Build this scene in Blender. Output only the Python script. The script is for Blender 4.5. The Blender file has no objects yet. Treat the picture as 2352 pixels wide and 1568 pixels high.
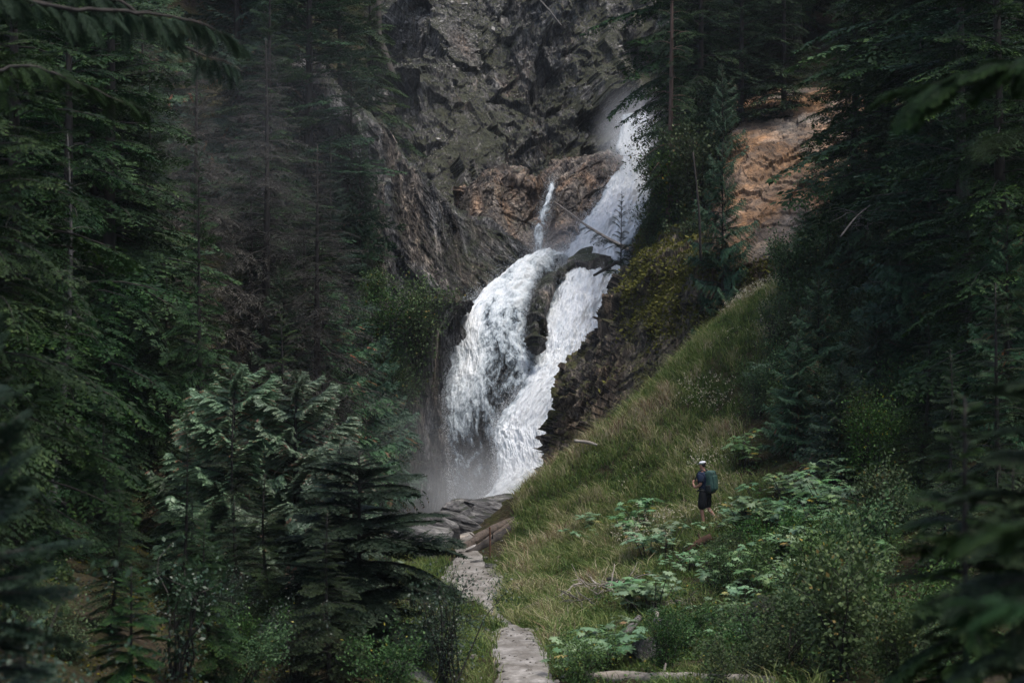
import bpy, math, random
import numpy as np
from mathutils import Vector, Matrix
PI = math.pi
rng = np.random.default_rng(7)
random.seed(7)
sc = bpy.context.scene
COL = sc.collection
F, CX, CY = 4389.0, 1176.0, 784.0       # focal length and centre in survey units

def W(u, v, d):
    """a surveyed bearing (u across, v down) and a distance -> metres, camera at the origin looking along +Y"""
    return ((u-CX)/F*d, d, (CY-v)/F*d)

# ------------------------------------------------------------------ numpy noise
_perm = np.random.default_rng(3).permutation(256); _perm = np.concatenate([_perm]*3)
_g = np.random.default_rng(4).normal(size=(256, 3)); _g /= np.linalg.norm(_g, axis=1)[:, None]
def noise3(P):
    P = np.asarray(P, float); i = np.floor(P).astype(int); f = P-i; i &= 255
    w = f*f*f*(f*(f*6-15)+10); out = 0
    for dx in (0, 1):
        for dy in (0, 1):
            for dz in (0, 1):
                h = _perm[_perm[_perm[(i[..., 0]+dx) & 255]+((i[..., 1]+dy) & 255)]+((i[..., 2]+dz) & 255)]
                g = _g[h]
                dot = g[..., 0]*(f[..., 0]-dx)+g[..., 1]*(f[..., 1]-dy)+g[..., 2]*(f[..., 2]-dz)
                ww = (w[..., 0] if dx else 1-w[..., 0])*(w[..., 1] if dy else 1-w[..., 1])*(w[..., 2] if dz else 1-w[..., 2])
                out = out+ww*dot
    return out*1.6
def fbm(P, o=5, lac=2.03, g=0.5):
    P = np.asarray(P, float); a, s, r = 1, 0, 0
    for k in range(o):
        r = r+a*noise3(P+17.3*k); s += a; a *= g; P = P*lac
    return r/s
def ridged(P, o=5, g=0.55):
    P = np.asarray(P, float); a, s, r = 1, 0, 0
    for k in range(o):
        r = r+a*(1-2*np.abs(noise3(P+31.7*k))); s += a; a *= g; P = P*2.07
    return r/s
def worley(P):
    """distance to nearest feature point and a random value per cell"""
    P = np.asarray(P, float); sh = P.shape[:-1]; P = P.reshape(-1, 3)
    b = np.floor(P).astype(int); best = np.full(len(P), 9.0); val = np.zeros(len(P)); sec = np.full(len(P), 9.0)
    for dx in (-1, 0, 1):
        for dy in (-1, 0, 1):
            for dz in (-1, 0, 1):
                c = (b+[dx, dy, dz]); m = c & 255
                h = _perm[_perm[_perm[m[:, 0]]+m[:, 1]]+m[:, 2]]
                fp = c+0.5+0.45*np.stack([np.sin(h*1.7), np.sin(h*2.9+1), np.sin(h*4.1+2)], 1)
                dd = np.linalg.norm(P-fp, axis=1)
                nb = dd < best
                sec = np.where(nb, best, np.minimum(sec, dd))
                val = np.where(nb, np.sin(h*7.77), val); best = np.where(nb, dd, best)
    return best.reshape(sh), sec.reshape(sh), val.reshape(sh)

def facet(P):
    """piecewise planar relief: broken slabs"""
    P = np.asarray(P, float); sh = P.shape[:-1]; P = P.reshape(-1, 3); b = np.floor(P).astype(int); best = np.full(len(P), 9.0); out = np.zeros(len(P))
    for dx in (-1, 0, 1):
        for dy in (-1, 0, 1):
            for dz in (-1, 0, 1):
                c = b+[dx, dy, dz]; m = c & 255; h = _perm[_perm[_perm[m[:, 0]]+m[:, 1]]+m[:, 2]]
                off = P-(c+.5+.46*np.stack([np.sin(h*1.7), np.sin(h*2.9+1), np.sin(h*4.1+2)], 1)); dd = (off**2).sum(1); nb = dd < best
                v = .45*np.sin(h*7.77)+(off*_g[h]).sum(1)*1.25
                out = np.where(nb, v, out); best = np.where(nb, dd, best)
    return out.reshape(sh)

# ------------------------------------------------------------------ mesh helpers
def mesh(name, V, quads=None, tris=None, mats=(), var=None, smooth=False, midx=None, uv=None):
    V = np.asarray(V, np.float32).reshape(-1, 3)
    me = bpy.data.meshes.new(name)
    q = np.asarray(quads, np.int32).reshape(-1, 4) if quads is not None and len(quads) else np.zeros((0, 4), np.int32)
    t = np.asarray(tris, np.int32).reshape(-1, 3) if tris is not None and len(tris) else np.zeros((0, 3), np.int32)
    me.vertices.add(len(V)); me.vertices.foreach_set('co', V.ravel())
    me.loops.add(q.size+t.size); me.loops.foreach_set('vertex_index', np.concatenate([q.ravel(), t.ravel()]))
    me.polygons.add(len(q)+len(t))
    st = np.concatenate([np.arange(len(q))*4, q.size+np.arange(len(t))*3]).astype(np.int32)
    me.polygons.foreach_set('loop_start', st)
    if smooth: me.polygons.foreach_set('use_smooth', np.ones(len(q)+len(t), bool))
    else: me.polygons.foreach_set('use_smooth', np.zeros(len(q)+len(t), bool))
    for m in mats: me.materials.append(m)
    if midx is not None: me.polygons.foreach_set('material_index', np.asarray(midx, np.int32))
    if var is not None:
        a = me.attributes.new('var', 'FLOAT', 'POINT'); a.data.foreach_set('value', np.asarray(var, np.float32).ravel())
    if uv is not None:
        a = me.attributes.new('flow', 'FLOAT_VECTOR', 'POINT'); a.data.foreach_set('vector', np.asarray(uv, np.float32).ravel())
    me.update(calc_edges=True)
    return me

def obj(name, me, parent=None, loc=None):
    o = bpy.data.objects.new(name, me); COL.objects.link(o)
    if parent: o.parent = parent
    if loc is not None: o.location = loc
    return o
def tag(o, label, cat, group=None, kind=None):
    o['label'] = label; o['category'] = cat
    if group: o['group'] = group
    if kind: o['kind'] = kind
    return o
def struct(name, me, label=None, cat=None):
    o = obj(name, me); o['kind'] = 'structure'
    if label: o['label'] = label; o['category'] = cat
    return o
def empty(name, loc, label, cat, group=None, rz=0, s=1):
    o = bpy.data.objects.new(name, None); COL.objects.link(o); o.location = loc; o.rotation_euler = (0, 0, rz)
    o.scale = (s, s, s); o.empty_display_size = .3
    return tag(o, label, cat, group)

def unit(a): return a/(np.linalg.norm(a, axis=-1, keepdims=True)+1e-9)
class MB:
    """collects quads / tris"""
    def __init__(s): s.V = []; s.Q = []; s.T = []; s.n = 0; s.var = []
    def add(s, V, q=None, t=None, var=0.5):
        V = np.asarray(V, float).reshape(-1, 3)
        if q is not None and len(q): s.Q.append(np.asarray(q).reshape(-1, 4)+s.n)
        if t is not None and len(t): s.T.append(np.asarray(t).reshape(-1, 3)+s.n)
        s.V.append(V); s.var.append(np.broadcast_to(np.asarray(var, float), (len(V),)).copy() if np.ndim(var) == 0 else np.asarray(var, float)); s.n += len(V)
    def mesh(s, name, mats, smooth=False):
        return mesh(name, np.concatenate(s.V), np.concatenate(s.Q) if s.Q else None, np.concatenate(s.T) if s.T else None, mats, np.concatenate(s.var), smooth)
    def tube(s, pts, rad, n=6, var=0.5, cap=True, rough=0):
        P = np.asarray(pts, float); R = np.broadcast_to(np.asarray(rad, float), (len(P),))
        T = np.gradient(P, axis=0); T /= np.linalg.norm(T, axis=1)[:, None]+1e-9
        up = np.array([0, 0, 1.0]) if abs(T[:, 2]).mean() < .8 else np.array([1.0, 0, 0])
        A = np.cross(T, up); A /= np.linalg.norm(A, axis=1)[:, None]+1e-9; B = np.cross(T, A)
        a = np.arange(n)/n*2*PI
        rr = R[:, None]*np.ones((1, n))
        if rough: rr = rr*(1+rough*rng.normal(size=rr.shape))
        V = P[:, None]+rr[..., None]*(np.cos(a)[None, :, None]*A[:, None]+np.sin(a)[None, :, None]*B[:, None])
        i = np.arange(len(P)-1)[:, None]; j = np.arange(n)[None]
        q = np.stack([i*n+j, i*n+(j+1) % n, (i+1)*n+(j+1) % n, (i+1)*n+j], -1).reshape(-1, 4)
        V = V.reshape(-1, 3); t = []
        if cap:
            k = len(V); V = np.vstack([V, P[0], P[-1]]); e = (len(P)-1)*n
            t = [(k, (jj+1) % n, jj) for jj in range(n)]+[(k+1, e+jj, e+(jj+1) % n) for jj in range(n)]
        s.add(V, q, t, var)

def grid_faces(nr, nc):
    i = np.arange(nr-1)[:, None]; j = np.arange(nc-1)[None]
    return np.stack([i*nc+j, (i+1)*nc+j, (i+1)*nc+j+1, i*nc+j+1], -1).reshape(-1, 4)
def cr(P, n):
    P = np.asarray(P, float); m = len(P)
    t = np.linspace(0, m-1, n); i = np.minimum(t.astype(int), m-2); f = (t-i).reshape((-1,)+(1,)*(P.ndim-1))
    E = np.concatenate([[2*P[0]-P[1]], P, [2*P[-1]-P[-2]]])
    a, b, c, d = E[i], E[i+1], E[i+2], E[i+3]
    return .5*(2*b+(c-a)*f+(2*a-5*b+4*c-d)*f*f+(3*b-a-3*c+d)*f**3)
def sheet(ctrl, nr, nc):
    C = np.asarray(ctrl, float)
    C = np.stack([(C[..., 0]-CX)/F*C[..., 2], C[..., 2], (CY-C[..., 1])/F*C[..., 2]], -1)
    C = cr(C, nr); C = cr(C.swapaxes(0, 1), nc).swapaxes(0, 1)
    return C
def normals(G):
    a = np.gradient(G, axis=0); b = np.gradient(G, axis=1); n = np.cross(a, b)
    return n/(np.linalg.norm(n, axis=-1)[..., None]+1e-9)

# ------------------------------------------------------------------ materials
def nt(name):
    m = bpy.data.materials.new(name); m.use_nodes = True; t = m.node_tree
    for n in list(t.nodes): t.nodes.remove(n)
    return m, t
class N:
    def __init__(s, t): s.t = t
    def __call__(s, typ, ins=None, **kw):
        n = s.t.nodes.new(typ)
        for k, v in kw.items(): setattr(n, k, v)
        for k, v in (ins or {}).items():
            if isinstance(v, bpy.types.NodeSocket): s.t.links.new(v, n.inputs[k])
            else: n.inputs[k].default_value = v
        return n
    def ramp(s, fac, stops, interp='LINEAR'):
        n = s.t.nodes.new('ShaderNodeValToRGB'); s.t.links.new(fac, n.inputs[0]); cr_ = n.color_ramp; cr_.interpolation = interp
        while len(cr_.elements) < len(stops): cr_.elements.new(.5)
        for e, (p, c) in zip(cr_.elements, stops):
            e.position = p; e.color = (c, c, c, 1) if not hasattr(c, '__len__') else (*c, 1)
        return n.outputs[0]
    def noise(s, vec, scale, detail=4, rough=.55, dist=0.0):
        n = s('ShaderNodeTexNoise', {'Scale': scale, 'Detail': detail, 'Roughness': rough, 'Distortion': dist})
        s.t.links.new(vec, n.inputs['Vector']); return n.outputs['Fac']
    def mix(s, fac, a, b, blend='MIX'):
        n = s.t.nodes.new('ShaderNodeMix'); n.data_type = 'RGBA'; n.blend_type = blend
        for k, v in ((0, fac), (6, a), (7, b)):
            if isinstance(v, bpy.types.NodeSocket): s.t.links.new(v, n.inputs[k])
            elif k == 0: n.inputs[0].default_value = v
            else: n.inputs[k].default_value = (*v, 1)
        return n.outputs[2]
    def math(s, op, a, b=0.0, c=None):
        n = s.t.nodes.new('ShaderNodeMath'); n.operation = op
        for k, v in ((0, a), (1, b)) + (((2, c),) if c is not None else ()):
            if isinstance(v, bpy.types.NodeSocket): s.t.links.new(v, n.inputs[k])
            else: n.inputs[k].default_value = v
        return n.outputs[0]

def rock_mat(name, dark, mid, light, warm=None, moss=.3, mosscol=((.008, .014, .004), (.035, .045, .010)), rot=(0, 0, 0), stretch=(1, 1, 1), rough=.75, warm_amt=.5, bump=.6, blobs=()):
    m, t = nt(name); n = N(t)
    tc = n('ShaderNodeTexCoord'); P = tc.outputs['Object']
    mp = n('ShaderNodeMapping', {'Vector': P, 'Rotation': rot, 'Scale': stretch}).outputs[0]
    a = n.noise(mp, .9, 8, .68, .6); b = n.noise(mp, 5.0, 6, .7, .3); c = n.noise(P, .22, 4, .6, .3)
    s = n.math('ADD', n.math('MULTIPLY', a, .6), n.math('MULTIPLY', b, .4))
    col = n.ramp(s, [(.36, dark), (.45, tuple(x*.6+y*.4 for x, y in zip(dark, mid))), (.51, mid), (.59, light), (.70, tuple(min(1, x*1.35) for x in light))])
    if warm:
        wf = n.ramp(n.noise(mp, .35, 5, .6, .8), [(.62-warm_amt*.35, 0), (.74-warm_amt*.25, 1)])
        for (c_, r_) in blobs:
            dd = n('ShaderNodeVectorMath', {0: P, 1: c_}, operation='DISTANCE').outputs['Value']
            wf = n.math('MAXIMUM', wf, n.ramp(n.math('ADD', n.math('DIVIDE', dd, r_*2), n.math('MULTIPLY', n.noise(P, .5, 4, .6), .5)), [(.45, 1), (.75, 0)]))
        col = n.mix(wf, col, n.mix(1.0, col, warm, 'MULTIPLY'))
    # broken thin slabs: voronoi crevices
    v = n('ShaderNodeTexVoronoi', {'Scale': 1.6}, feature='DISTANCE_TO_EDGE'); t.links.new(mp, v.inputs['Vector'])
    cre = n.ramp(v.outputs['Distance'], [(0, .35), (.05, 1)])
    v2_ = n('ShaderNodeTexVoronoi', {'Scale': 4.5}, feature='DISTANCE_TO_EDGE'); t.links.new(n('ShaderNodeMapping', {'Vector': mp, 'Location': (3, 1, 2), 'Scale': (1, 1, .6)}).outputs[0], v2_.inputs['Vector'])
    v3_ = n('ShaderNodeTexVoronoi', {'Scale': 1.1}); t.links.new(mp, v3_.inputs['Vector'])
    col = n.mix(.35, col, n.mix(1.0, col, n('ShaderNodeRGBToBW', {0: v3_.outputs['Color']}).outputs[0], 'OVERLAY'))
    col = n.mix(.6, col, n.mix(1.0, col, cre, 'MULTIPLY')); col = n.mix(.5, col, n.mix(1.0, col, n.ramp(v2_.outputs['Distance'], [(0, .4), (.06, 1)]), 'MULTIPLY'))
    if moss:
        g = n('ShaderNodeNewGeometry'); sx = n('ShaderNodeSeparateXYZ', {0: g.outputs['Normal']})
        up = n.math('MULTIPLY', sx.outputs[2], .35)
        mn = n.math('ADD', n.math('ADD', n.noise(P, .45, 6, .65, .5), up), n.math('MULTIPLY', n.noise(P, 4, 4, .7), .25))
        mf = n.ramp(mn, [(.98-moss*.6, 0), (1.06-moss*.6, .9)])
        for (c_, r_) in blobs:
            dd = n('ShaderNodeVectorMath', {0: P, 1: c_}, operation='DISTANCE').outputs['Value']
            mf = n.math('MULTIPLY', mf, n.ramp(n.math('DIVIDE', dd, r_*2), [(.35, .1), (.6, 1)]))
        mc = n.ramp(n.noise(P, 2.2, 5, .7), [(.35, mosscol[0]), (.65, mosscol[1])])
        col = n.mix(mf, col, mc)
    bs = n('ShaderNodeBsdfPrincipled', {'Base Color': col, 'Roughness': n.ramp(b, [(.3, rough-.2), (.7, rough+.15)]), 'Specular IOR Level': .35})
    h = n.math('ADD', n.math('MULTIPLY', a, 1.0), n.math('ADD', n.math('MULTIPLY', b, .5), n.math('MULTIPLY', n.noise(mp, 18, 4, .7), .18)))
    bp = n('ShaderNodeBump', {'Height': h, 'Strength': bump, 'Distance': .35})
    t.links.new(bp.outputs[0], bs.inputs['Normal'])
    o = n('ShaderNodeOutputMaterial', {0: bs.outputs[0]})
    return m

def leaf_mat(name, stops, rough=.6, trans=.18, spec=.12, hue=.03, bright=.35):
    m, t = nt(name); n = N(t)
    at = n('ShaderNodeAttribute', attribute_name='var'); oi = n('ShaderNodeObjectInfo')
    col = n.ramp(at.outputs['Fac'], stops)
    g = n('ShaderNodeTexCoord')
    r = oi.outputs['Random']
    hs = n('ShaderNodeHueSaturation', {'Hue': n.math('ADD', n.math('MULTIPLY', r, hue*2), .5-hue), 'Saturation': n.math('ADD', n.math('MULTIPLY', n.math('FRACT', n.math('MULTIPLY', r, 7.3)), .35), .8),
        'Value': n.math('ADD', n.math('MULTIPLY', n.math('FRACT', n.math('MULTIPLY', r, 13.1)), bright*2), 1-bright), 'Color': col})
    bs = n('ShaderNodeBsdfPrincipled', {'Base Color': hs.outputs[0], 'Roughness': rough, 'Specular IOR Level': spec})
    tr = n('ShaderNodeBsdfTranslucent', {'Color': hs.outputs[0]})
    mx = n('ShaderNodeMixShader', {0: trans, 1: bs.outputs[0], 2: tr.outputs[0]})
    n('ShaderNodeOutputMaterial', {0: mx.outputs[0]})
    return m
def plain(name, c1, c2, scale=6, rough=.8, bump=.3, spec=.3, stretch=(1, 1, 1), detail=5):
    m, t = nt(name); n = N(t)
    P = n('ShaderNodeMapping', {'Vector': n('ShaderNodeTexCoord').outputs['Object'], 'Scale': stretch}).outputs[0]
    f = n.noise(P, scale, detail, .65, .3)
    bs = n('ShaderNodeBsdfPrincipled', {'Base Color': n.ramp(f, [(.3, c1), (.7, c2)]), 'Roughness': rough, 'Specular IOR Level': spec})
    if bump:
        bp = n('ShaderNodeBump', {'Height': f, 'Strength': bump, 'Distance': .03}); t.links.new(bp.outputs[0], bs.inputs['Normal'])
    n('ShaderNodeOutputMaterial', {0: bs.outputs[0]})
    return m

STR = (math.radians(0), math.radians(32), 0)
M = {}
M['cliff'] = rock_mat('cliff_rock', (.012, .012, .013), (.095, .090, .084), (.29, .275, .255), warm=(1.25, 1.0, .80), warm_amt=.15, moss=.48, mosscol=((.014, .018, .007), (.042, .046, .016)), rot=STR, stretch=(1.5, 1.2, .62), bump=.9, blobs=((W(1350, 330, 127), 2.8), (W(1205, 90, 141), 1.6), (W(1375, 150, 139), 1.5), (W(1080, 90, 141), 2.0)))
M['brown'] = rock_mat('brown_cliff_rock', (.016, .014, .014), (.115, .094, .078), (.31, .26, .21), warm=(1.22, .95, .74), warm_amt=.5, moss=.12, rot=STR, stretch=(1.4, 1.2, .4), rough=.6)
M['slate'] = rock_mat('dark_slate_rock', (.008, .008, .009), (.075, .073, .073), (.32, .31, .30), warm=(1.2, 1.0, .8), moss=.33, rot=(0, math.radians(-38), 0), stretch=(1.6, 1.3, .32), rough=.55, bump=.9)
M['bluff'] = rock_mat('bluff_rock', (.012, .010, .009), (.085, .070, .057), (.30, .25, .195), warm=(1.2, 1.0, .80), moss=.40, mosscol=((.014, .018, .004), (.085, .085, .014)), rot=(0, math.radians(25), 0), stretch=(1.5, 1.3, .4), rough=.7, bump=.9)
M['tan'] = rock_mat('tan_rock', (.05, .043, .038), (.15, .125, .10), (.27, .22, .175), warm=(1.28, .86, .52), warm_amt=.75, moss=0, rot=(0, .5, 0), stretch=(.8, .8, .5), rough=.85, bump=.4)
M['bed'] = rock_mat('wet_bed_rock', (.008, .008, .009), (.035, .031, .029), (.12, .10, .085), moss=.0, rot=(0, .3, 0), stretch=(1.3, 1, .5), rough=.35)
M['slab'] = rock_mat('slab_rock', (.018, .018, .019), (.13, .125, .12), (.36, .345, .32), moss=.12, stretch=(.8, .9, 3.4), rough=.7, bump=1.0)
M['darkrock'] = rock_mat('dark_earth_rock', (.010, .008, .007), (.035, .028, .024), (.10, .085, .075), moss=.35, rough=.8)
M['bark'] = plain('bark', (.012, .010, .009), (.055, .047, .040), 9, .9, .6, stretch=(1, 1, .25))
M['greybark'] = plain('grey_bark', (.035, .032, .030), (.15, .138, .125), 9, .9, .5, stretch=(1, 1, .3))
M['redbark'] = plain('reddish_bark', (.05, .032, .024), (.17, .11, .085), 9, .9, .5, stretch=(1, 1, .3))
M['palewood'] = plain('weathered_wood', (.12, .10, .085), (.38, .34, .29), 7, .85, .5, stretch=(.3, 1, 1))
M['brownwood'] = plain('brown_wood', (.03, .024, .019), (.13, .10, .078), 7, .85, .5)
M['orangewood'] = plain('rotten_wood', (.02, .010, .006), (.075, .038, .020), 9, .85, .5)
M['rust'] = plain('rusty_steel', (.06, .03, .02), (.16, .08, .05), 30, .8, .3)
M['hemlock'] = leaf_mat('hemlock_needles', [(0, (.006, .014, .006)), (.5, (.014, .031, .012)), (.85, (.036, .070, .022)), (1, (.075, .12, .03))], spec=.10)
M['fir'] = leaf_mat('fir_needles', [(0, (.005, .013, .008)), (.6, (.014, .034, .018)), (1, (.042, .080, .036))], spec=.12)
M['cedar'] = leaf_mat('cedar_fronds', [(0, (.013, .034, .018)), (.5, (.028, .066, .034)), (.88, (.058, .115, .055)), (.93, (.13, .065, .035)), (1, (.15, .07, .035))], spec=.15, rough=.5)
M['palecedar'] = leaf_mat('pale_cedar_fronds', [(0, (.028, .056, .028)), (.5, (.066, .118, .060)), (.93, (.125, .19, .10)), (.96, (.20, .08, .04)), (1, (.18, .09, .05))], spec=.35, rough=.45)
M['olive'] = leaf_mat('olive_needles', [(0, (.012, .018, .007)), (.6, (.030, .038, .012)), (1, (.075, .075, .018))], spec=.2)
M['twiggy'] = leaf_mat('bare_twigs', [(0, (.020, .018, .016)), (.6, (.050, .046, .040)), (1, (.085, .08, .066))], spec=.2, trans=.1)
M['bush'] = leaf_mat('bush_leaves', [(0, (.014, .034, .010)), (.6, (.048, .092, .028)), (.93, (.095, .15, .045)), (.97, (.20, .16, .03)), (1, (.25, .15, .03))], spec=.15, rough=.55, hue=.025)
M['darkbush'] = leaf_mat('dark_bush_leaves', [(0, (.010, .024, .013)), (.7, (.028, .058, .032)), (1, (.05, .09, .05))], spec=.4, rough=.42)
M['club'] = leaf_mat('broad_plant_leaves', [(0, (.06, .12, .045)), (.6, (.13, .23, .10)), (.9, (.20, .30, .13)), (.95, (.30, .26, .05)), (1, (.33, .2, .05))], spec=.5, rough=.45, bright=.2, trans=.3)
M['grass'] = leaf_mat('grass_blades', [(0, (.038, .070, .016)), (.3, (.10, .155, .040)), (.55, (.19, .215, .078)), (.78, (.34, .30, .18)), (.93, (.45, .40, .28)), (1, (.20, .13, .08))], spec=.25, rough=.6, hue=0, bright=0, trans=.3)
M['moss'] = leaf_mat('moss_tufts', [(0, (.03, .034, .006)), (.6, (.13, .125, .022)), (1, (.22, .195, .04))], spec=.1, rough=.9, hue=.01)

# ------------------------------------------------------------------ ground height from surveyed points
GP = [W(1176, 1568, 35), W(1200, 1500, 39), W(1180, 1452, 44.5), W(1090, 1330, 55), W(1060, 1285, 62), W(1130, 1290, 60), (-1, 70, -7.2), (-1.5, 20, -4.9), (0, 10, -3.0), (0, 0, -1.7), (0, -25, -1),
      W(1200, 1180, 65), W(1260, 1085, 66.5), W(1370, 995, 68.5), W(1500, 880, 70.5), W(1600, 780, 72.5), W(1750, 685, 74.5), W(1850, 620, 76.5), W(1950, 560, 80), W(2100, 450, 86),
      W(1617, 1196, 56), W(1350, 1250, 58), W(1250, 1330, 55), W(1500, 1300, 52), W(1800, 1000, 62), W(1500, 1050, 64), W(1420, 1400, 47), W(1750, 1250, 50),
      W(1900, 1400, 41), W(1500, 1520, 38), W(1700, 1540, 35), W(2000, 1150, 52), W(2200, 1100, 50), W(2300, 800, 62), W(2352, 500, 78), W(2352, 1500, 31), W(2100, 1560, 31),
      W(1700, 350, 97), W(1600, 60, 115), W(2200, 60, 105), (30, 60, 10), (40, 40, 14), (18, 25, 2), (12, 10, 1), (40, 0, 12), (60, 100, 40), (80, 40, 40), (30, 130, 40), (80, 160, 70),
      (2, 77, -10.5), (-3, 76, -10.5), (0, 86, -12), (3, 94, -12), (7, 96, -8), (0, 104, -8), (4, 114, -4), (0, 124, 0), (7, 122, 2), (0, 150, 22), (8, 88, -1.5), (13, 92, 4),
      W(900, 1400, 50), W(700, 1450, 42), W(950, 1290, 60), (-4, 70, -7.2), (-8, 78, -8), W(400, 1555, 31), W(200, 1290, 44), W(300, 1010, 64), W(550, 1150, 62), (-8, 88, -7), (-12, 92, -1), W(100, 600, 86), W(400, 300, 102), W(650, 350, 102),
      W(860, 60, 132), W(700, 60, 120), (-8, 20, -3.4), (-8, 8, -1.4), (-14, 30, -1), (-25, 50, 4), (-30, 20, 8), (-60, 60, 28), (-40, 100, 24), (-60, 140, 60), (-30, 140, 38), (-80, 0, 25), (-30, -25, 5), (30, -25, 5), (80, -25, 25)]
GP = np.array(GP)
def _tps(A, B):
    r2 = ((A[:, None]-B[None])**2).sum(-1)+1e-9
    return .5*r2*np.log(r2)
_n = len(GP); _K = _tps(GP[:, :2], GP[:, :2])+np.eye(_n)*4.0
_Pm = np.hstack([np.ones((_n, 1)), GP[:, :2]])
_sol = np.linalg.solve(np.block([[_K, _Pm], [_Pm.T, np.zeros((3, 3))]]), np.concatenate([GP[:, 2], np.zeros(3)]))
def H0(x, y):
    x = np.asarray(x, float); y = np.asarray(y, float); q = np.stack([x.ravel(), y.ravel()], 1)
    z = np.concatenate([_tps(c, GP[:, :2])@_sol[:_n] for c in np.array_split(q, max(1, len(q)//20000))])
    return (z+_sol[_n]+q@_sol[_n+1:]).reshape(x.shape)
def pathdist(x, y):
    d = np.full(np.shape(x), 99.0)
    for (a, b, c, e) in ((.25, 30, .2, 38), (.2, 38, .1, 45), (.1, 45, -.6, 50), (-.6, 50, -1.1, 55.5), (-1.1, 55.5, -1.5, 61), (-1.5, 61, -2.2, 66)):
        vx, vy = c-a, e-b; tt = np.clip(((x-a)*vx+(y-b)*vy)/(vx*vx+vy*vy), 0, 1)
        d = np.minimum(d, np.hypot(x-a-tt*vx, y-b-tt*vy))
    return d
def H(x, y):
    x = np.asarray(x, float); y = np.asarray(y, float)
    P = np.stack([x, y, 0*x], -1)
    z = H0(x, y)
    yy = np.clip(y, 76, 175)
    xl = np.interp(yy, [76, 85, 95, 110, 120, 135, 175], [-2, -5.5, -5.5, -8, -9, -10.5, -14]); xr = np.interp(yy, [76, 85, 95, 110, 120, 135, 175], [1.5, 2.5, 4.5, 7.5, 9.5, 12, 20])
    cv_ = np.clip((x-xl)/2.0, 0, 1)*np.clip((xr-x)/2.0, 0, 1)*np.clip((y-75)/3, 0, 1)
    z = z*(1-cv_)+np.minimum(z, -12.0)*cv_
    pd = np.clip(pathdist(x, y)/1.5-.5, 0, 1)
    return z+pd*(.28*fbm(P*.35, 4)+.22*fbm(P*1.1+5, 3))
def Hs(x, y): return float(H(np.array([x]), np.array([y]))[0])
def on(u, d):
    """point of the ground under bearing u at distance d"""
    x = (u-CX)/F*d; return (x, d, Hs(x, d))

gx = np.concatenate([np.linspace(-80, -22, 60, endpoint=False), np.linspace(-22, 26, 330, endpoint=False), np.linspace(26, 80, 56)])
gy = np.concatenate([np.linspace(-25, 24, 70, endpoint=False), np.linspace(24, 80, 400, endpoint=False), np.linspace(80, 165, 90)])
X, Y = np.meshgrid(gx, gy)
Z = H(X, Y)
G = np.stack([X, Y, Z], -1)
mt, t = nt('forest_floor'); n = N(t)
P = n('ShaderNodeTexCoord').outputs['Object']
a = n.noise(P, .5, 6, .65, .4); b = n.noise(P, 7, 6, .7); c = n.noise(P, 2.0, 5, .6, .5)
col = n.ramp(b, [(.3, (.010, .008, .005)), (.52, (.035, .026, .016)), (.72, (.085, .065, .042))])
col = n.mix(n.ramp(n.math('ADD', a, n.math('MULTIPLY', c, .5)), [(.62, 0), (.82, 1)]), col, n.ramp(b, [(.35, (.016, .018, .006)), (.7, (.052, .050, .018))]))
bs = n('ShaderNodeBsdfPrincipled', {'Base Color': col, 'Roughness': .95, 'Specular IOR Level': .1})
bp = n('ShaderNodeBump', {'Height': n.math('ADD', b, c), 'Strength': .9, 'Distance': .12}); t.links.new(bp.outputs[0], bs.inputs['Normal'])
n('ShaderNodeOutputMaterial', {0: bs.outputs[0]})
M['floor'] = mt
struct('ground', mesh('ground', G, grid_faces(*X.shape), mats=[mt], smooth=True))

# ------------------------------------------------------------------ rock sheets
def rotq(P, ax, deg, s):
    a = math.radians(deg); c, si = math.cos(a), math.sin(a); x, y, z = P[..., 0], P[..., 1], P[..., 2]
    return np.stack([(c*x-si*z)*s[0], y*s[1], (si*x+c*z)*s[2]], -1)
def rockify(G, deg, big, mid, fine, s=(1, 1, .35), f=1.0, edge=True):
    n_ = normals(G)
    if n_[..., 1].mean() > 0: n_ = -n_
    q = rotq(G, 1, deg, s)
    wq = q+.25*np.stack([noise3(q*.9), noise3(q*.9+7), noise3(q*.9+13)], -1)
    d = big*(fbm(q*.10*f+9, 3)*1.1+.8*facet(wq*.20*f)) + mid*(1.0*facet(wq*.55*f+3)+ridged(q*.5*f, 4)*.25) + fine*(1.1*facet(wq*1.5*f+5)+.6*facet(q*3.6*f))
    d = d*np.clip(.75+1.6*noise3(G*.09+40), .35, 1.25)
    nr, nc = d.shape; ty = np.minimum(np.arange(nr), nr-1-np.arange(nr))/nr; tx = np.minimum(np.arange(nc), nc-1-np.arange(nc))/nc
    d = d*np.clip(np.minimum(ty[:, None], tx[None])*9+.25, 0, 1)
    hf = ridged(q*3.1*f+3, 4)*.5+fbm(q*7*f, 3)*.5
    return G+n_*(d+hf*fine*.55)[..., None]
def rock_sheet(name, ctrl, nr, nc, mat, deg, big, mid, fine, label, cat='rock face', s=(1, 1, .35), f=1.0):
    G = rockify(sheet(ctrl, nr, nc), deg, big, mid, fine, s, f)
    o = struct(name, mesh(name, G, grid_faces(nr, nc), mats=[mat]), label, cat)
    return G

# back cliff
rows = []
for v, d in ((-1500, 190), (-900, 176), (-500, 164), (-200, 152), (0, 146), (200, 140), (400, 133), (600, 128), (900, 124)):
    rows.append([(u, v, d+dd) for u, dd in ((300, 12), (600, 8), (820, 2), (980, -3), (1150, 2), (1280, 3), (1400, 7), (1480, 12), (1600, 8), (1800, 10), (2100, 18))])
rock_sheet('cliff', rows, 700, 700, M['cliff'], 32, 2.8, .90, .24, 'tall grey mossy cliff rising behind the waterfall', s=(1, 1, .38))
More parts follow.
